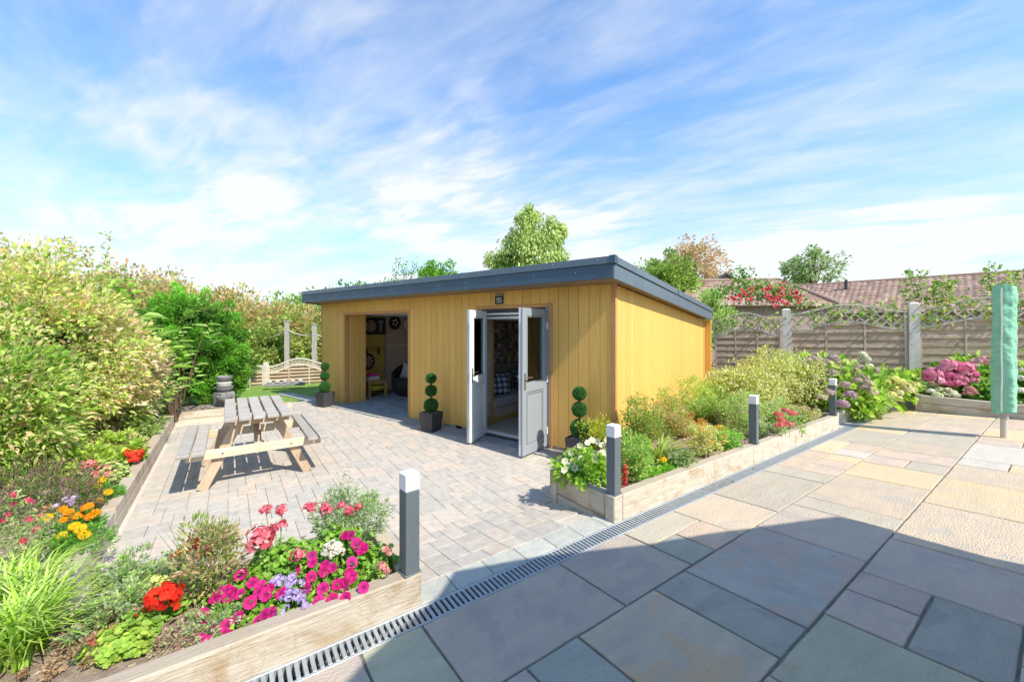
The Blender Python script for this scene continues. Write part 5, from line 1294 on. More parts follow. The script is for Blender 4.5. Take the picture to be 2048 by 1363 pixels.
# trees above the roof
def tree(base, trunk_h, c, r, nc, nl, L, cols, label, rc, cat='tree', bark='bark', droopy=0, shell=(.35, 1.0), wr=.55, tr=.14):
    o = plant('tree', base, label, cat); _, cc = crown(c, r, nc, rc, nl, L, wr, cols, o, 'crown', shell=shell, droop=.2+droopy, up=.2-droopy*1.5, squash=1+droopy)
    mb = MB(); b0 = Vector(base); c0 = Vector(c); top_ = c0+Vector((0, 0, r[2]*.5)); mb.tube([b0, b0.lerp(top_, .4)+Vector((.1, .05, 0)), b0.lerp(top_, .75), top_], [tr, tr*.75, tr*.45, tr*.15], 8)
    for q in cc[:34]:
        t0 = b0.lerp(top_, rnd.uniform(.5, .9)); mb.tube([t0, t0.lerp(Vector(q), .5)+Vector((0, 0, .15)), Vector(q)], [tr*.3, tr*.18, tr*.06], 5)
    mb.build('trunk', bark, o, world=True, smooth=True); return o
BG = [(.38, .52, .14), (.50, .62, .20), (.28, .42, .10), (.58, .66, .28)]
t1 = tree((1.2, 22, -.3), 4, (1.25, 22, 5.5), (2.0, 1.6, 2.2), 110, 9500, .15, BG, 'airy birch tree rising behind the garden room roof', .42, bark='birch_bark', droopy=.45)
for (c, r) in (((2.4, 22, 5.2), (.9, .9, 1.6)), ((-.55, 22, 5.2), (.85, .7, .75)), ((.1, 22, 6.0), (.7, .6, .8)), ((.9, 22, 7.6), (.55, .5, .7)), ((2.3, 22, 6.9), (.6, .6, .7))): crown(c, r, 40, .28, 3200, .14, .5, BG, t1, 'crown', droop=.5, up=-.3, shell=(.2, 1))
tree((-5.0, 28, -.3), 3, (-5.0, 28, 4.6), (1.8, 1.6, 1.6), 80, 9000, .17, [(.16, .38, .03), (.24, .50, .05), (.10, .26, .02)], 'rounded bright green tree top above the left half of the roof', .45)
o = plant('sapling', (-5.15, 18, -.3), 'thin leafy sapling tips poking above the roof left of the rounded tree', 'sapling')
tips = [(Q(px, py, 18)) for px, py in ((798, 528), (812, 540), (822, 545), (808, 550), (790, 545), (830, 536))]
stems(o, (-5.0, 18, -.3), [tuple(t_) for t_ in tips], .03); pos = np.concatenate([np.array(t_)+ng.normal(size=(60, 3))*np.array([.10, .08, .22]) for t_ in tips])
leafmesh('foliage', o, pos, rdir(len(pos)), rdir(len(pos)), ng.uniform(.06, .12, len(pos)), .6, pal([(.18, .36, .05), (.26, .46, .08)], len(pos)))
tree((9.6, 24, -.3), 3, (8.9, 23, 4.0), (1.9, 1.5, 1.9), 110, 12000, .16, [(.28, .42, .08), (.38, .50, .12), (.18, .30, .05)], 'yellow green tree behind the right end of the garden room', .42)
tree((14, 31, -.3), 4, (14.2, 31, 6.0), (2.7, 2.2, 2.7), 90, 6500, .22, [(.56, .38, .20), (.62, .46, .28), (.50, .34, .16), (.46, .44, .22)], 'open copper leaved tree behind the yellow green tree', .55, shell=(.45, 1))
tree((28.6, 38, -.3), 5, (28.6, 38, 7.4), (3.0, 2.2, 1.7), 46, 2600, .30, [(.26, .38, .14), (.34, .46, .20)], 'distant flat topped tree with bare branches above the bungalow roofs', .55, shell=(.55, 1), tr=.3)
bush((8.2, 17.5, 1.9), (1.4, 1.0, 1.35), 60, 6000, .14, BG+[(.30, .48, .08)], 'leafy bush rising behind the rear corner of the garden room', 'bush', 'bush', None, .35)

# ---- climbers on the trellis
def climber(t0, t1, zlo, zhi, n, label, cols, L=.07, name='climber', bands=None):
    p = FP+FD*((t0+t1)/2); o = plant(name, (p.x, p.y, .2), label, 'climber'); m = 40
    tt = ng.uniform(t0, t1, m); zz_ = ng.uniform(zlo, zhi, m); idx = ng.integers(0, m, n)
    T = tt[idx]+ng.normal(size=n)*.14; Z = zz_[idx]+ng.normal(size=n)*.09; Yo = ng.normal(size=n)*.06-.02
    nv = Vector((-FD.y, FD.x, 0)); pos = np.array(FP)[None]+T[:, None]*np.array(FD)+Yo[:, None]*np.array(nv); pos[:, 2] = Z
    leafmesh('foliage', o, pos, rdir(n)+np.array([0, 0, -.2])+np.array(-nv)*.5, rdir(n)*.5-np.array(nv), ng.uniform(.6, 1.2, n)*L, .75, pal(cols, n), 'oval', None, .1, .2)
    mb = MB()
    for k in range(8):
        a = FP+FD*rnd.uniform(t0, t1); a.z = .3; b = FP+FD*rnd.uniform(t0, t1); b.z = rnd.uniform(zlo, zhi); mb.tube([a+nv*.06, a.lerp(b, .5)+nv*.07, b+nv*.02], .008, 5)
    mb.build('stem', 'bark', o, world=True); return o
LG = [(.26, .44, .06), (.38, .54, .10), (.16, .32, .04), (.46, .56, .16)]
climber(-4.1, -2.3, 1.6, 2.0, 260, 'green climber tangled through the first trellis beside the garden room', LG)
climber(-1.9, -.2, 1.70, 2.15, 320, 'green climber through the trellis of the middle fence panel', LG)
climber(.15, 2.2, 1.7, 2.2, 420, 'yellow green climber through the trellis behind the rotary drier', LG+[(.55, .50, .06)])
climber(2.3, 4.2, 1.75, 2.4, 450, 'leafy climber at the far right trellis', LG)
# climbing rose on the first trellis
cr_ = FP+FD*(-3.0); ro = plant('climbing_rose', (cr_.x, cr_.y+.3, .2), 'climbing rose with clusters of red flowers above the first trellis', 'rose')
pos = []; nv = Vector((-FD.y, FD.x, 0))
rc_ = [Q(px, py, 10.7) for px, py in ((1440, 585), (1460, 575), (1485, 560), (1480, 585), (1505, 578), (1525, 588), (1545, 574), (1560, 588), (1580, 594), (1598, 600), (1515, 568), (1500, 592), (1540, 594), (1575, 580), (1482, 545))]
pos = np.concatenate([np.array(c)+ng.normal(size=(95, 3))*np.array([.15, .10, .10]) for c in rc_])
leafmesh('foliage', ro, pos, rdir(len(pos)), rdir(len(pos))+np.array([0, -.6, .5]), ng.uniform(.05, .10, len(pos)), .6, pal([(.16, .34, .05), (.26, .46, .08), (.12, .26, .04), (.36, .50, .12)], len(pos)), 'oval')
stems(ro, (cr_.x, cr_.y+.25, .2), [tuple(c) for c in rc_], .012)
for (px, py) in ((1486, 589), (1491, 596), (1505, 581), (1532, 583), (1537, 580), (1548, 600), (1552, 594), (1546, 606), (1556, 603), (1562, 590), (1585, 590), (1592, 596), (1560, 573), (1500, 600), (1534, 596), (1551, 612), (1478, 600), (1598, 605), (1460, 600), (1573, 608)):
    c = Q(px+rnd.uniform(-3, 3), py-4, 10.45); k = 9; cp = np.array(c)+ng.normal(size=(k, 3))*.045; florets('flower', ro, cp, rdir(k)*.5+np.array([0, -1, .5]), 6, .034, [(.62, .03, .06), (.70, .08, .12), (.5, .02, .04)], tilt=.4)
# upright shoots above the right fence
for (px, pt_, lab, k) in ((1822, 540, 'upright leafy shoot above the concrete post', 1), (1848, 538, 'tall twisting shoot just right of the concrete post', 1), (1880, 560, 'bushy shoots between the post and the rotary drier', 1.4), (1905, 556, 'pale green shoots just left of the rotary drier cover', 1.5), (1990, 522, 'tall leafy shoot rising behind the rotary drier cover', 1.2), (2030, 540, 'leafy shoots at the right edge above the fence', 2.0)):
    Y = 8.6-(px-1830)*.004; b = Q(px, 612, Y); t_ = Q(px+6, pt_, Y); o = plant('vine_shoot', (b.x, b.y+.12, b.z-1.2), lab, 'climber', 'vine shoots above the fence')
    n = int(105*k); u = ng.uniform(0, 1, n)**.8; pos = np.array(b)[None]*(1-u[:, None])+np.array(t_)[None]*u[:, None]+ng.normal(size=(n, 3))*np.array([.065*k, .05, .03]); pos[:, 0] += .05*np.sin(u*9); pos[:, 1] += .12
    leafmesh('foliage', o, pos, rdir(n), rdir(n)+np.array([0, -.5, .5]), ng.uniform(.04, .085, n), .7, pal(LG, n), 'oval'); stems(o, (b.x, b.y+.12, b.z-1.2), [(t_.x, t_.y+.12, t_.z), (b.x, b.y+.12, b.z+.2)], .008)

# ---- shrubs and flowers of the long bed
def soilp(px, py, z=.14): return P(px, py, z)
def mound(px, py, w, h, label, cols, n=1500, L=.04, wr=.5, z=.14, name='perennial', cat='plant', shape='diamond', nc=40, rc=None, depth=None, group=None, up=.3, droop=.1, st=6, shell=(.3, 1)):
    """a leafy mound whose foot stands at pixel px,py; w, h in metres"""
    b = soilp(px, py, z); o = plant(name, b, label, cat, group); d_ = depth or w
    b2_ = b+Vector((0, d_*.35, 0)); _, cc = crown((b2_.x, b2_.y, z+h*.45), (w/2, d_/2, h*.55), nc, rc or min(w, h)*.16, n, L, wr, cols, o, 'foliage', shape, shell=shell, zmin=z-.01, up=up, droop=droop)
    if st: stems(o, (b2_.x, b2_.y, z-.02), [tuple(c) for c in cc[:st]], .006, 'bark')
    return o
def heads(o, pts, r, cols, nf=40, npet=4, plen=.014, flat=1., jit=.1, name='flower', Y0=None, z=None, tilt=.15, stem=True, core=None):
    """flower heads built of little florets; pts are (px, py, depth)"""
    for (px, py, Y) in pts:
        c = Q(px, py, Y); rr = r*rnd.uniform(.8, 1.15); cp, d = ball(c, rr, nf, flat); 
        f = florets(name, o, cp, d+rdir(len(d))*.25, npet, plen, cols, .85, tilt, jit)
        if stem:
            mb = MB(); mb.tube([c, c-Vector((rnd.uniform(-.03, .03), rnd.uniform(-.03, .03), .16))], .003, 5); mb.build('stalk', 'stem_green', f, world=True)
material('stem_green', (.18, .34, .06), .7, bump=0, rand=.1)
YD = lambda py, z=.14: 800*(1.6-z)/(py-655)
o = mound(1168, 985, .50, .30, 'fresh green plant with big white flowers at the near corner of the long bed', [(.30, .52, .05), (.42, .60, .10), (.20, .40, .04)], 2600, .04, .6, shape='oval', nc=60)
W_ = [(1130, 922), (1142, 905), (1147, 921), (1128, 938), (1163, 917), (1170, 926), (1180, 898), (1190, 905), (1176, 885), (1195, 882), (1205, 890), (1212, 878), (1205, 905), (1160, 890), (1170, 900), (1150, 935), (1190, 918), (1216, 905), (1135, 930), (1184, 880)]
for (px, py) in W_:
    c = Q(px, py, 3.62+(930-py)*.006); florets('flower', o, [c], [(rnd.uniform(-.8, .8), -.8, rnd.uniform(-.2, 1))], 6, .037, [(.80, .80, .70), (.78, .76, .58)], .75, .25, .03, (.75, .62, .15))
for (px, py) in ((1120, 912), (1142, 897), (1150, 893), (1160, 905), (1130, 905), (1153, 907)):
    c = Q(px, py, 3.75); f = florets('seed_head', o, [c]*3, rdir(3), 6, .012, [(.62, .42, .30)], .6, .5); mb = MB(); mb.tube([c, c-Vector((-.02, 0, .2))], .002, 4); mb.build('stalk', 'stem_green', f, world=True)
mound(1205, 905, .52, .40, 'golden green feathery shrub behind the near bollard against the wall', [(.46, .50, .05), (.56, .58, .10), (.34, .42, .04)], 3600, .035, .3, z=.1, nc=70, cat='shrub', up=.6)
mound(1272, 975, .42, .50, 'green mint like plant just right of the near bollard', [(.30, .52, .08), (.42, .62, .15), (.50, .54, .20), (.22, .40, .06)], 3400, .038, .42, nc=70, up=.7)
mound(1300, 905, .62, .66, 'bushy green shrub with brownish tips against the golden side wall', [(.26, .40, .07), (.38, .48, .11), (.48, .48, .16), (.20, .32, .05)], 3600, .035, .45, nc=80, up=.6, cat='shrub', depth=.4)
o = plant('strap_leaf_plant', soilp(1315, 935), 'yellow green strap leaved plant leaning right in front of the shrub', 'plant'); blades('leaf_blades', o, [soilp(1318, 930)], .42, .42, .02, [(.42, .54, .08), (.50, .58, .16), (.26, .42, .05)], 90, (.25, 0, 0))
o = plant('strap_leaf_plant', soilp(1405, 855), 'larger grassy clump with arching leaves before the cream flowered shrub', 'plant'); blades('leaf_blades', o, [soilp(1400, 850), soilp(1425, 845)], .66, .55, .024, [(.34, .50, .10), (.46, .56, .18), (.24, .42, .06)], 190)
o = plant('marigold', soilp(1326, 945), 'single yellow pompom marigold on feathery green tuft near the timber edge', 'flower'); b = soilp(1326, 945)
crown((b.x, b.y, .17), (.10, .10, .06), 16, .03, 700, .025, .3, [(.20, .42, .04), (.30, .52, .06)], o, zmin=.13, up=.6); heads(o, [(1325, 919, b.y)], .035, [(.80, .56, .02), (.78, .48, .02)], 50, 5, .02, .6, stem=True)
o = plant('celosia', soilp(1252, 985), 'small red plume flower at the foot of the near bollard', 'flower'); b = soilp(1252, 985)
for (px, py) in ((1250, 945), (1249, 955), (1252, 935), (1249, 968)):
    c = Q(px, py, b.y); cp = np.array(c)+ng.normal(size=(40, 3))*np.array([.012, .012, .025]); florets('flower', o, cp, rdir(40)+np.array([0, -.3, .6]), 4, .012, [(.62, .04, .05), (.7, .12, .10)], .6, .3)
for (px, py, w, h, lab, cols) in ((1395, 845, .55, .52, 'yellow green feathery shrub against the golden wall behind the grassy clump', [(.40, .50, .10), (.50, .56, .16), (.28, .40, .08)]), (1350, 868, .4, .5, 'light green shrub with brown tips beside the golden wall', [(.36, .46, .10), (.48, .50, .18), (.50, .40, .18)]), (1440, 838, .5, .42, 'fresh green clump at the foot of the nearest cream flowered shrub', [(.34, .50, .10), (.44, .58, .16)]), (1305, 958, .22, .07, 'low creeping green ground cover beside the near bollard', [(.24, .44, .05), (.36, .54, .10)]), (1345, 938, .22, .05, 'flat bright green mossy mat by the timber edge', [(.24, .52, .04), (.34, .60, .08)]),
        (1375, 945, .34, .14, 'low grey green mound near the sleeper joint', [(.22, .32, .12), (.32, .40, .18)]), (1345, 950, .20, .05, 'tiny green seedlings by the yellow marigold', [(.26, .48, .06)]),
        (1420, 920, .34, .26, 'variegated yellow and green spreading plant in the middle of the bed', [(.50, .54, .20), (.60, .60, .30), (.24, .38, .08), (.62, .42, .12)]),
        (1460, 905, .32, .20, 'small leafy green plant before the second bollard', [(.22, .42, .07), (.34, .52, .12)]), (1475, 870, .42, .36, 'green bushy perennial with dusty pink buds left of the second bollard', [(.22, .38, .08), (.34, .48, .14), (.44, .36, .22)]),
        (1385, 875, .46, .20, 'orange red leaved low plant under the grassy clump', [(.58, .24, .06), (.62, .34, .10), (.36, .34, .08)]), (1350, 880, .44, .34, 'reddish green twiggy plant behind the strap leaves', [(.36, .40, .12), (.48, .36, .18), (.24, .36, .08)]),
        (1440, 880, .40, .12, 'orange and yellow flecked low plant in the middle of the bed', [(.58, .42, .08), (.40, .48, .10), (.30, .40, .10)]),
        (1570, 865, .60, .32, 'pale budded green perennial between the second and third bollards', [(.40, .48, .20), (.52, .52, .30), (.26, .40, .10)]), (1620, 850, .55, .20, 'low reddish green filler plants before the farthest bollard', [(.40, .38, .16), (.30, .42, .10), (.54, .44, .28)]),
        (1540, 880, .42, .16, 'soft grey green plant just right of the second bollard', [(.34, .44, .20), (.44, .50, .26)]), (1510, 860, .5, .45, 'green perennial with cream heads behind the second bollard', [(.30, .44, .10), (.42, .50, .18), (.56, .54, .34)])):
    cols = [tuple(min(.8, x*1.25) for x in c_) for c_ in cols]; w *= 1.15; h *= 1.3; mound(px, py, w, h, lab, cols, int(900+5600*w*h*2), .032, .45, nc=40, up=.5)
o = plant('sedum', soilp(1570, 862), 'clump with flat coral pink flower heads between the bollards', 'flower'); heads(o, [(1557, 828, 5.3), (1566, 848, 5.1), (1572, 820, 5.4), (1562, 838, 5.2), (1558, 850, 5.1), (1585, 826, 5.3), (1578, 848, 5.1)], .065, [(.70, .16, .16), (.74, .26, .24)], 46, 5, .018, .45); b = soilp(1570, 862)
crown((b.x, b.y, .24), (.22, .2, .14), 24, .06, 900, .04, .6, [(.26, .46, .10), (.36, .52, .16)], o, zmin=.13)
o = plant('dianthus', soilp(1490, 885), 'tiny pale pink flower at the timber edge left of the second bollard', 'flower'); heads(o, [(1488, 877, 4.9)], .022, [(.74, .40, .44)], 20, 5, .012)
# cream flowered shrubs
CR = [(.50, .56, .11), (.62, .64, .22), (.70, .68, .38), (.34, .44, .07), (.54, .50, .16)]
for (c, r, nl, lab) in (((3.92, 6.75, .48), (.66, .52, .44), 7500, 'cream flowered bushy shrub nearest the golden wall'), ((5.0, 7.45, .60), (.75, .6, .54), 8500, 'tall cream flowered bushy shrub in front of the middle fence post')):
    o = plant('cream_flowering_shrub', (c[0], c[1], .14), lab, 'shrub', 'cream flowered shrubs in the long bed'); _, cc = crown(c, r, 150, .15, nl, .055, .5, CR, o, zmin=.15, up=.6); stems(o, (c[0], c[1], .12), [tuple(q) for q in cc[:14]], .012)
    cp, d = ball(c, 1.0, 1100, 1., -.5); cp = np.array(c)+d*np.array(r)*ng.uniform(.9, 1.12, (len(d), 1)); meta(florets('blossom', o, cp, d+np.array([0, -.3, .3]), 5, .016, [(.66, .64, .24), (.58, .60, .18), (.70, .68, .38)], .7, .5), kind='stuff')
for px, py in ((1432, 712), (1446, 733), (1462, 735), (1508, 722), (1522, 728), (1574, 708), (1583, 703)):
    pass
# hydrangeas of the long bed
def hydrangea(c, r, nl, lab, heads_, cols, hcols, hr=.10, name='hydrangea', zs=.14, L=.12):
    o = plant(name, (c[0], c[1], zs), lab, 'hydrangea'); _, cc = crown(c, r, 80, .16, nl, L, .62, cols, o, 'foliage', 'oval', zmin=zs, up=.3, droop=.2, shell=(.45, 1)); stems(o, (c[0], c[1], zs-.02), [tuple(q) for q in cc[:14]], .012, 'bark')
    for (px, py, Y) in heads_:
        ctr = Q(px, py, Y); rr = hr*rnd.uniform(.75, 1.15); cp, d = ball(ctr, rr, 75, .75, -.4); hc = [rnd.choice(hcols)]; hc = [hc[0], tuple(min(.9, x*1.12) for x in hc[0]), tuple(x*.86 for x in hc[0])]
        florets('flower_head', o, cp, d+rdir(len(d))*.2, 4, rr*.26, hc, .95, .12, .08)
    return o
HGc = [(.36, .56, .06), (.46, .62, .12), (.26, .46, .04), (.52, .62, .18), (.18, .34, .04)]
hd1 = [(1640+rnd.uniform(-25, 30), 722+rnd.uniform(-6, 14), 7.35) for _ in range(8)]+[(1710, 742, 7.1), (1718, 735, 7.2), (1700, 728, 7.3), (1643, 760, 7.0), (1665, 745, 7.1), (1628, 753, 7.1)]
hydrangea((5.95, 7.9, .58), (.78, .55, .46), 1500, 'tall lime leaved hydrangea with faded mauve heads before the fence', hd1, HGc, [(.52, .44, .28), (.50, .40, .32), (.58, .50, .34), (.46, .36, .34)], .085)
hd2 = [(1690, 770, 6.55), (1735, 768, 6.7), (1745, 785, 6.6), (1725, 755, 6.9), (1700, 790, 6.45), (1685, 808, 6.3), (1728, 775, 6.7), (1715, 760, 6.7), (1752, 745, 7.3), (1660, 785, 6.3), (1644, 795, 6.3)]
hydrangea((6.05, 7.15, .42), (.62, .50, .40), 1200, 'lime green hydrangea with mauve heads spilling over the timber by the last bollard', hd2, HGc, [(.56, .50, .32), (.52, .40, .34), (.60, .54, .34), (.46, .30, .36)], .085)
hd3 = [(px, py, 7.3) for px, py in ((1755, 775), (1770, 765), (1785, 775), (1795, 785), (1808, 772), (1778, 790), (1762, 790), (1790, 797), (1770, 802), (1815, 780), (1800, 765), (1785, 760), (1750, 765), (1830, 770), (1822, 778))]
hydrangea((7.2, 7.75, .52), (.50, .36, .30), 700, 'pale yellow green hydrangea leaning over the gap between the two beds', hd3, HGc, [(.66, .64, .24), (.60, .62, .18), (.70, .66, .34)], .105)
o = plant('white_hydrangea', (6.7, 8.3, .14), 'few cream hydrangea heads standing above the lime leaves before the fence', 'hydrangea')
for (px, py) in ((1728, 712), (1733, 718), (1724, 708), (1738, 732), (1729, 735), (1762, 742), (1766, 748), (1758, 740)):
    c = Q(px, py, 7.9); cp, d = ball(c, .07, 60, .8); f = florets('flower_head', o, cp, d, 4, .022, [(.74, .74, .58), (.70, .72, .46)], .9, .1); mb = MB(); mb.tube([c, Vector((c.x*.99, 8.0, .5))], .005, 5); mb.build('stalk', 'stem_green', f, world=True)
# right bed hydrangeas
pk = [(px, py, 7.62-(px-1850)*.003) for px, py in ((1868, 745), (1885, 738), (1900, 735), (1915, 738), (1930, 745), (1945, 748), (1880, 752), (1897, 748), (1912, 752), (1925, 758), (1905, 762), (1890, 764), (1858, 755), (1872, 760), (1915, 730), (1930, 735), (1898, 728), (1945, 760), (1920, 768), (1860, 748))]
hydrangea((8.75, 7.95, .52), (.55, .36, .28), 1100, 'hydrangea with bright pink flower heads in the right bed', pk, [(.18, .40, .05), (.28, .50, .08), (.12, .28, .04)], [(.80, .24, .38), (.78, .32, .42), (.82, .42, .50), (.72, .16, .32)], .115, zs=.28)
hydrangea((9.05, 7.75, .66), (.42, .30, .34), 900, 'tall green hydrangea with pale pink heads left of the rotary drier', [(1955, 722, 7.35), (1968, 718, 7.3), (1975, 725, 7.3), (1990, 722, 7.3), (1950, 730, 7.35), (1945, 722, 7.4)], HGc[:3]+[(.14, .34, .05)], [(.70, .44, .42), (.64, .54, .44)], .08, zs=.28)
hydrangea((8.3, 7.9, .46), (.42, .28, .18), 500, 'low hydrangea with creamy white heads at the corner of the right bed', [(1846, 765, 7.7), (1856, 772, 7.7), (1866, 768, 7.6), (1878, 778, 7.5), (1862, 782, 7.5), (1890, 788, 7.4), (1905, 785, 7.4), (1848, 778, 7.7), (1875, 790, 7.4), (1910, 790, 7.3), (1838, 772, 7.8), (1895, 780, 7.4)], HGc, [(.76, .74, .52), (.70, .74, .44), (.76, .76, .62)], .075, zs=.28)
hydrangea((8.75, 7.25, .42), (.3, .2, .12), 300, 'small hydrangea with one dusty pink head by the right timber edge', [(1940, 778, 7.2), (1944, 784, 7.2), (1935, 786, 7.2)], [(.16, .36, .05), (.24, .46, .08)], [(.56, .26, .24), (.64, .36, .30)], .075, zs=.28)
hydrangea((9.5, 7.0, .66), (.45, .5, .45), 1100, 'green hydrangea with white heads at the right edge behind the rotary drier', [(2040, 780, 6.8), (2035, 755, 7.0), (2044, 740, 7.0)], HGc[:3]+[(.14, .34, .05)], [(.74, .74, .60)], .08, zs=.28)

# ---- near planter, bottom left
ZS = .13
def bp(px, py, z=ZS): return P(px, py, z)
SG = [(.36, .46, .26), (.48, .56, .36), (.26, .38, .16), (.30, .48, .12)]
o = plant('silver_shrub', bp(680, 1105), 'airy silvery green shrub at the back of the front left planter', 'shrub'); b = bp(680, 1105)
crown((b.x+.02, b.y+.12, .30), (.24, .17, .22), 60, .06, 3600, .026, .36, SG, o, zmin=.13, up=.5)
for (px, py) in ((690, 940), (700, 955), (680, 960), (660, 975), (712, 970), (650, 990), (735, 1010), (750, 1030), (745, 1045), (610, 1030), (625, 1010), (640, 1000), (730, 1000), (695, 980), (670, 1000)):
    t_ = Q(px, py, b.y+.12); n = 120; u = ng.uniform(.3, 1, n)[:, None]; pos = np.array([b.x, b.y+.12, .15])*(1-u)+np.array(t_)*u+ng.normal(size=(n, 3))*.013
    leafmesh('sprig', o, pos, rdir(n)+np.array([0, 0, .8]), rdir(n), ng.uniform(.010, .024, n), .4, pal(SG[:2]+[(.56, .60, .46)], n)); stems(o, (b.x, b.y+.12, .14), [tuple(t_)], .002, 'stem_green', 'twig', .05)
def petunias(name, pts, Yf, label, leafc, lw):
    c0 = Q(sum(p[0] for p in pts)/len(pts), sum(p[1] for p in pts)/len(pts), Yf(sum(p[1] for p in pts)/len(pts)))
    o = plant(name, (c0.x, c0.y, ZS), label, 'flowers')
    ctrs = []
    for (px, py) in pts:
        c = Q(px, py, Yf(py)); ctrs.append(np.array(c)); nrm = (rnd.uniform(-.5, .5)+.1, -.75+rnd.uniform(-.3, .3), .65+rnd.uniform(-.3, .4)); r_ = rnd.uniform(.027, .034)
        f = florets('flower', o, [c, c], [nrm, nrm], 5, r_, [(.56, .012, .17), (.62, .02, .22), (.50, .01, .15), (.60, .03, .28)], 1.05, .22, .05, (.16, .01, .07), 'petal')
    ctrs = np.array(ctrs); n = lw; idx = ng.integers(0, len(ctrs), n); pos = ctrs[idx]+ng.normal(size=(n, 3))*np.array([.035, .02, .02])+np.array([0, .03, -.035]); pos[:, 2] = np.maximum(pos[:, 2], ZS-.01); nq = -((pos[:, 0]-A0.x)*EQ.x+(pos[:, 1]-A0.y)*EQ.y); pos = pos[nq > .085]; n = len(pos)
    leafmesh('foliage', o, pos, rdir(n)+np.array([0, -.3, .4]), rdir(n)*.5+np.array([0, -.3, 1]), ng.uniform(.022, .045, n), .55, pal(leafc, n), 'oval', None, .15, .1)
    stems(o, (c0.x, c0.y, ZS-.01), [tuple(c) for c in ctrs[:12]], .003, 'stem_green'); return o
def cp8(l): return [(250+x/2.943, 900+y/2.943) for x, y in l]
LGp = [(.24, .46, .05), (.36, .58, .09), (.18, .36, .04)]
petunias('petunia', cp8([(460, 965), (475, 990), (520, 865), (560, 840), (600, 825), (640, 835), (680, 845), (610, 860), (735, 895), (450, 1115), (490, 1130), (520, 1055), (600, 1030), (605, 1090), (665, 985), (540, 870), (440, 1090)]), lambda py: 1.93+(1250-py)*.0022, 'magenta petunias trailing over the timber at the left of the front planter', LGp, 900)
petunias('petunia', cp8([(700, 725), (750, 780), (790, 830), (800, 800), (860, 955), (820, 965), (785, 1005), (920, 840), (830, 850), (680, 735), (855, 815)]), lambda py: 2.02+(1210-py)*.0024, 'magenta petunias in the middle of the front planter left of the lilac flowers', LGp, 600)
petunias('petunia', cp8([(1100, 620), (1105, 660), (1000, 700), (1095, 745), (1170, 710), (1225, 690), (1335, 660), (1335, 745), (1310, 770), (1290, 790), (1165, 815), (1065, 810), (1220, 875), (1140, 890), (1300, 865), (1405, 805), (1180, 680), (1320, 720), (1250, 790)]), lambda py: 2.10+(1190-py)*.0026, 'magenta petunias right of the lilac flowers in the front planter', LGp, 1000)
petunias('petunia', cp8([(1295, 500), (1330, 500), (1360, 545), (1390, 590), (1375, 560), (1405, 575)]), lambda py: 2.30+(1110-py)*.0026, 'small group of magenta petunias high beside the silvery shrub', LGp, 350)
o = plant('ageratum', bp(575, 1210), 'cluster of small lilac flowers between the magenta petunias', 'flowers'); b = bp(575, 1210); crown((b.x, b.y+.03, .17), (.10, .10, .06), 20, .03, 700, .025, .6, LGp, o, zmin=.12)
heads(o, [(250+x/2.943, 900+y/2.943, 2.02+(1210-(900+y/2.943))*.0024) for x, y in ((870, 770), (900, 750), (930, 760), (960, 790), (990, 770), (1030, 780), (960, 830), (1000, 830), (930, 870), (960, 870), (1040, 890), (1060, 910), (940, 930), (920, 950), (1010, 860), (900, 780), (980, 740), (1045, 845))], .019, [(.50, .38, .72), (.60, .50, .78)], 22, 5, .009, .6)
# geraniums
def geranium(px, py, w, label, hd, cols, leafc=None, z=ZS, hr=.04, nleaf=420, hgt=.18):
    b = bp(px, py, z); o = plant('geranium', b, label, 'geranium'); leafc = leafc or [(.26, .50, .06), (.40, .60, .12), (.18, .38, .05)]
    n = nleaf; dd = rdir(n); dd[:, 2] = np.abs(dd[:, 2]); n = int(n*1.9); dd = rdir(n); dd[:, 2] = np.abs(dd[:, 2]); pos = np.array([b.x, b.y+.04, z+.02])+dd*np.array([w/2, w/2.4, hgt])*ng.uniform(.4, 1, (n, 1))*(1+.18*np.sin(dd[:, :1]*9)*np.cos(dd[:, 1:2]*7))
    # round leaves: five lobes each
    florets('foliage', o, pos, dd*.7+np.array([0, -.2, .6])+rdir(n)*.5, 6, .015*ng.uniform(.7, 1.4, n), leafc, .80, .3, .2).data.materials[0] = M_leaf
    tips = []
    for (hx, hy, Y, rr) in hd:
        c = Q(hx, hy, Y); cp_, d = ball(c, rr, int(48*(rr/.04)**1.3)+14, .8, -.5); cp_ = cp_+d*ng.normal(size=(len(d), 1))*rr*.22; f = florets('flower', o, cp_, d+rdir(len(d))*.3, 5, max(.011, rr*.30), cols, .85, .15, .12)
        mb = MB(); mb.tube([c, Vector((b.x*.4+c.x*.6, b.y*.4+c.y*.6, (z+c.z)/2)), Vector((b.x, b.y+.03, z))], .003, 5); mb.build('stalk', 'stem_green', f, world=True)
    return o
geranium(560, 1165, .46, 'coral pink geranium with one big round head in the front planter', [(523, 1076, 2.2, .060), (531, 1018, 2.42, .026), (563, 1019, 2.42, .03), (562, 1050, 2.4, .028), (548, 1055, 2.4, .02), (594, 1110, 2.2, .035)], [(.74, .16, .20), (.76, .24, .28), (.66, .10, .14)], nleaf=620, hgt=.2)
geranium(665, 1120, .30, 'taller pink geranium heads standing in front of the silvery shrub', [(620, 1014, 2.6, .034), (652, 1020, 2.6, .034), (700, 1020, 2.62, .03), (683, 1010, 2.66, .02), (716, 1014, 2.66, .02), (650, 1012, 2.6, .02)], [(.70, .10, .16), (.76, .22, .26)], nleaf=300)
geranium(330, 1235, .20, 'scarlet geranium with one large head in the front planter', [(325, 1193, 1.95, .062)], [(.78, .05, .02), (.74, .03, .015)], nleaf=70, hgt=.05)
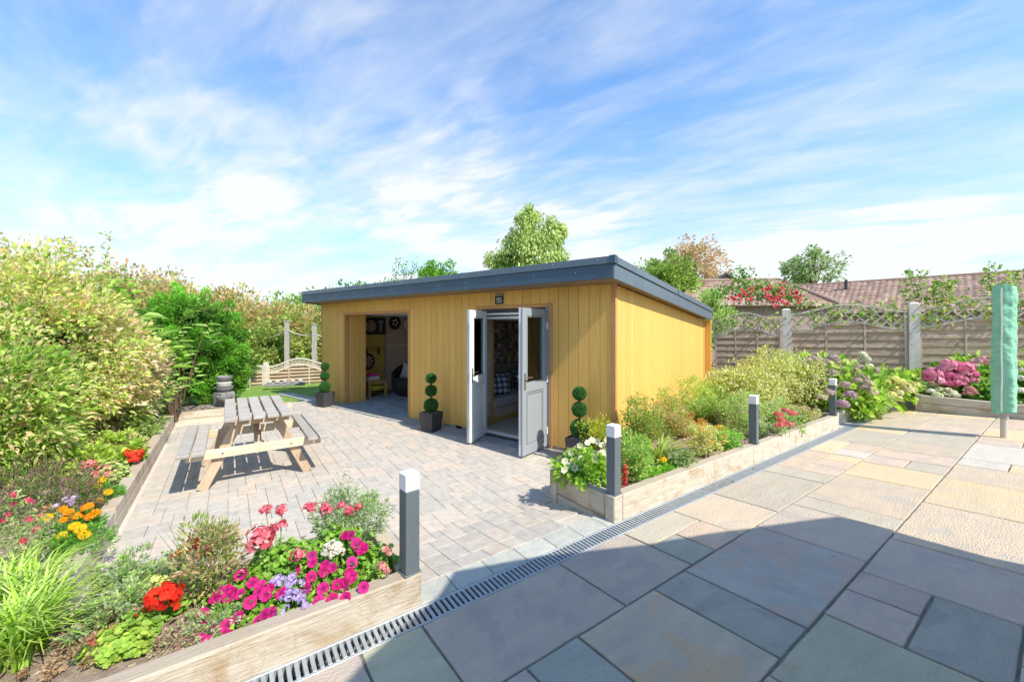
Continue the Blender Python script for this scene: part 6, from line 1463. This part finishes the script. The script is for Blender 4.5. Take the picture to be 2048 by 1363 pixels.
geranium(225, 1320, .26, 'pale leaved geranium with small coral red heads low at the left of the front planter', [(190, 1293, 1.8, .036), (203, 1283, 1.84, .028), (221, 1267, 1.86, .028)], [(.76, .08, .05), (.74, .14, .10)], [(.46, .60, .10), (.34, .54, .08)], nleaf=240, hgt=.10)
geranium(262, 1290, .20, 'leafy young geranium without flowers between the two red ones', [], [(.7, .1, .1)], [(.36, .56, .10), (.24, .46, .06)], nleaf=170, hgt=.10)
geranium(740, 1150, .30, 'green geranium with fading pink heads beside the nearest bollard', [(763, 1132, 2.24, .022), (772, 1140, 2.24, .018), (770, 1098, 2.34, .016), (778, 1105, 2.34, .014)], [(.68, .26, .24), (.70, .36, .30)], nleaf=330, hgt=.13)
b = bp(380, 1230); o = plant('snapdragon', b, 'straggly brown and green plant with orange red blooms at its top', 'plant'); crown((b.x, b.y+.1, .33), (.17, .13, .24), 60, .05, 2800, .028, .34, [(.40, .44, .16), (.56, .48, .26), (.30, .42, .10), (.60, .38, .24)], o, zmin=.13, up=.7)
stems(o, (b.x, b.y+.1, .12), [(b.x+rnd.uniform(-.2, .2), b.y+.1+rnd.uniform(-.1, .1), rnd.uniform(.4, .62)) for _ in range(22)], .003, 'stem_green')
heads(o, [(395, 1085, 2.25), (405, 1095, 2.25), (418, 1088, 2.25), (385, 1090, 2.25), (432, 1084, 2.25), (410, 1104, 2.25), (365, 1105, 2.2), (354, 1112, 2.2), (424, 1100, 2.25), (388, 1080, 2.28)], .024, [(.72, .14, .04), (.76, .24, .10)], 16, 5, .016)
o = plant('white_flower', bp(665, 1115), 'small cluster of creamy white flowers above the magenta petunias', 'flowers'); heads(o, [(250+x/2.943, 900+y/2.943, 2.28) for x, y in ((1190, 570), (1220, 555), (1250, 565), (1210, 590), (1240, 590), (1270, 600), (1180, 600), (1225, 610))], .022, [(.76, .74, .62)], 20, 5, .012)
o = plant('pale_yellow_flower', bp(320, 1190), 'small pale yellow flowers above the scarlet geranium', 'flowers'); heads(o, [(312, 1158, 2.15), (325, 1165, 2.15), (318, 1172, 2.15), (330, 1160, 2.15)], .024, [(.72, .74, .28), (.60, .68, .20)], 22, 5, .014)
for (px, py, w, h, lab, cols, n, L) in ((150, 1310, .45, .16, 'pale silvery green foliage between the long grass and the coral geranium', SG+[(.50, .58, .24)], 2600, .024), (205, 1195, .42, .15, 'soft grey green foliage spilling towards the rear timber of the planter', SG+[(.44, .52, .20)], 2400, .022), (300, 1330, .36, .07, 'low pinkish grey ground cover along the near timber edge', [(.50, .42, .30), (.46, .50, .28), (.54, .34, .28)], 1900, .016), (250, 1235, .75, .12, 'silvery ground cover behind the scarlet geranium', SG+[(.46, .30, .26)], 3600, .02), (395, 1285, .32, .10, 'silvery creeping foliage left of the petunias', SG, 1700, .018), (355, 1320, .34, .06, 'dusty pink creeping plant along the near timber', [(.48, .28, .26), (.34, .26, .20), (.40, .44, .22)], 1500, .015),
        (110, 1350, .42, .10, 'brown dried heather at the bottom left corner', [(.50, .34, .20), (.40, .26, .16), (.56, .44, .30)], 2600, .018), (190, 1240, .5, .14, 'mixed pale green filler foliage beside the long grass', SG+[(.46, .56, .14)], 2000, .026)):
    mound(px, py, w, h, lab, cols, n, L, .4, z=ZS, nc=60, up=.4, st=0, shell=(.2, 1))
# long grassy clump
b = bp(60, 1350); o = plant('crocosmia', b, 'big clump of long bright green strap leaves at the bottom left', 'plant')
blades('leaf_blades', o, [tuple(bp(x, y)) for x, y in ((-60, 1350), (0, 1340), (40, 1330), (70, 1300), (0, 1250), (30, 1230), (60, 1250), (-70, 1260))], .46, .34, .013, [(.44, .66, .09), (.54, .72, .18), (.34, .56, .07), (.62, .72, .28)], 720, (.06, .05, 0))
b = bp(40, 1200, .08); o = plant('salvia', b, 'wispy salvia stems with small pink red flowers at the left edge', 'plant')
st_ = [(px, py, 2.3+rnd.uniform(-.2, .3)) for px, py in ((22, 990), (55, 1000), (92, 1015), (58, 1038), (73, 1058), (45, 1080), (47, 1102), (15, 1028), (0, 1045), (62, 1005), (15, 1175), (12, 1190), (122, 1165), (68, 1275), (110, 1140), (30, 1010), (80, 1030))]
stems(o, tuple(b), [tuple(Q(*p)) for p in st_], .003, 'stem_green', 'stem', .06)
n = 2600; idx = ng.integers(0, len(st_), n); u = ng.uniform(.15, 1, n)[:, None]; tp_ = np.array([tuple(Q(*p)) for p in st_])[idx]; pos = np.array(b)*(1-u)+tp_*u+ng.normal(size=(n, 3))*.04
leafmesh('foliage', o, pos, rdir(n)+np.array([0, 0, .3]), rdir(n), ng.uniform(.012, .034, n), .4, pal([(.34, .46, .12), (.46, .52, .22), (.26, .40, .08), (.50, .40, .26)], n))
heads(o, st_, .012, [(.70, .04, .12), (.72, .20, .26)], 7, 3, .014, stem=False)
for k in range(2):
    o = plant('grassy_plant', bp(30+60*k, 1100+30*k, .06), ['dark purple tinged heathery plant under the variegated shrub', 'dark green wispy foliage behind the marigolds'][k], 'plant'); b = bp(30+60*k, 1060+20*k, .06)
    crown((b.x-.35, b.y+.3, .22), (.45, .35, .24), 60, .08, 3800, .032, .25, [(.16, .24, .06), (.28, .22, .10), (.30, .14, .16), (.12, .24, .04)], o, zmin=.05, up=.9)
# marigolds in the left bed
MO, MY = [(.80, .30, .01), (.78, .38, .02)], [(.82, .60, .02), (.80, .52, .02)]
def mari(px, py, label, hd, cols, w=.3):
    b = P(px, py, .07)+Vector((-.06, 0, 0)); o = plant('marigold', b, label, 'flowers'); crown((b.x, b.y+.05, .12), (w/2, w/2, .09), 36, .05, 2000, .028, .3, [(.12, .34, .04), (.20, .44, .06), (.08, .24, .03)], o, zmin=.06, up=.6)
    for (hx, hy) in hd:
        c = Q(hx, hy, b.y-.02+(py-hy)*.001); cp_ = np.repeat(np.array(c)[None], 3, 0)+np.array([[0, 0, -.004], [0, 0, .002], [0, 0, .007]]); cp_, d_m = ball(c, .024, 46, .7, -.2); florets('flower', o, cp_, d_m, 5, .017, cols, .8, .3, .08)
c7 = lambda l: [(x/2.656, 850+y/2.656) for x, y in l]
mari(150, 1075, 'orange marigolds beside the left timber edge', c7([(340, 443), (365, 460), (415, 480), (458, 437), (475, 485), (505, 465), (345, 500), (470, 430), (490, 478)]), MO)
mari(165, 1110, 'large yellow marigolds nearest along the left timber edge', c7([(395, 535), (430, 545), (450, 585), (335, 585), (425, 555), (250, 490), (445, 575)]), MY)
mari(200, 1010, 'small yellow marigolds further along the left timber edge', c7([(512, 322), (540, 290), (575, 355), (532, 398), (520, 318)]), MY)
geranium(215, 965, .34, 'salmon pink geranium in the left bed behind the yellow marigolds', [(212, 944, 3.95, .075), (178, 928, 4.1, .05)], [(.76, .26, .24), (.76, .36, .30)], [(.40, .54, .14), (.56, .60, .26)], z=.07, nleaf=420, hgt=.2)
geranium(262, 928, .28, 'scarlet begonia with orange centre close to the left timber edge', [(262, 905, 4.45, .05), (272, 912, 4.4, .055), (280, 903, 4.4, .04), (268, 918, 4.35, .045)], [(.80, .06, .03), (.76, .10, .04)], z=.07, nleaf=300, hgt=.14)
mound(185, 930, .6, .28, 'pale cream and peach leaved low shrub beside the red begonia', [(.62, .52, .28), (.66, .56, .34), (.40, .50, .14), (.56, .58, .22)], 3600, .04, .5, z=.07, nc=60, cat='shrub')
mound(262, 880, .55, .3, 'small green filler shrub behind the red begonia', [(.34, .48, .12), (.46, .54, .22), (.24, .40, .08)], 2600, .035, .45, z=.07, nc=60, cat='shrub')
mound(60, 960, 1.3, .35, 'lime green leafy shrub low under the variegated shrub', [(.44, .60, .08), (.54, .64, .16), (.30, .48, .06)], 3600, .05, .6, z=.07, nc=60, cat='shrub', shape='oval')
o = plant('purple_flower', P(85, 1050, .07), 'few mauve flowers behind the orange marigolds', 'flowers'); heads(o, c7_ := [(x, y, 2.95) for x, y in c7([(345, 390), (360, 410), (385, 400), (300, 425), (395, 385), (380, 415)])], .016, [(.48, .34, .50), (.56, .44, .58)], 10, 5, .012)
# iris like spiky leaves by the conifer
o = plant('mahonia', P(345, 838, .07), 'low spiky leaved plant with pale pointed leaflets at the foot of the conifer', 'plant'); b = P(340, 830, .07)
blades('leaf_blades', o, [tuple(b), tuple(b+Vector((-.2, .1, 0)))], .42, .5, .035, [(.40, .50, .20), (.56, .52, .30), (.28, .42, .10)], 70, seg=3)

# ---- small litter
for k, (px, py) in enumerate(((1430, 968), (1445, 965), (1452, 967), (1462, 962), (1440, 970), (1505, 935), (1612, 985), (1640, 880), (1420, 975), (1458, 970))):
    p = P(px, py, .012); nearest = ['on the drain', 'on the slabs'][k == 6]
    o = leafmesh('fallen_leaf', None, [(p.x, p.y, p.z)], [(rnd.uniform(-1, 1), rnd.uniform(-1, 1), .05)], [(0, 0, 1)], [.035], .6, [(.36, .26, .14)], 'oval', None, .3, .1); meta(o, 'small dry brown leaf lying along the slotted drain' if k != 6 else 'dry leaf lying alone on the sandstone slabs', 'leaf', 'dry leaves lying along the drain' if k != 6 else None)
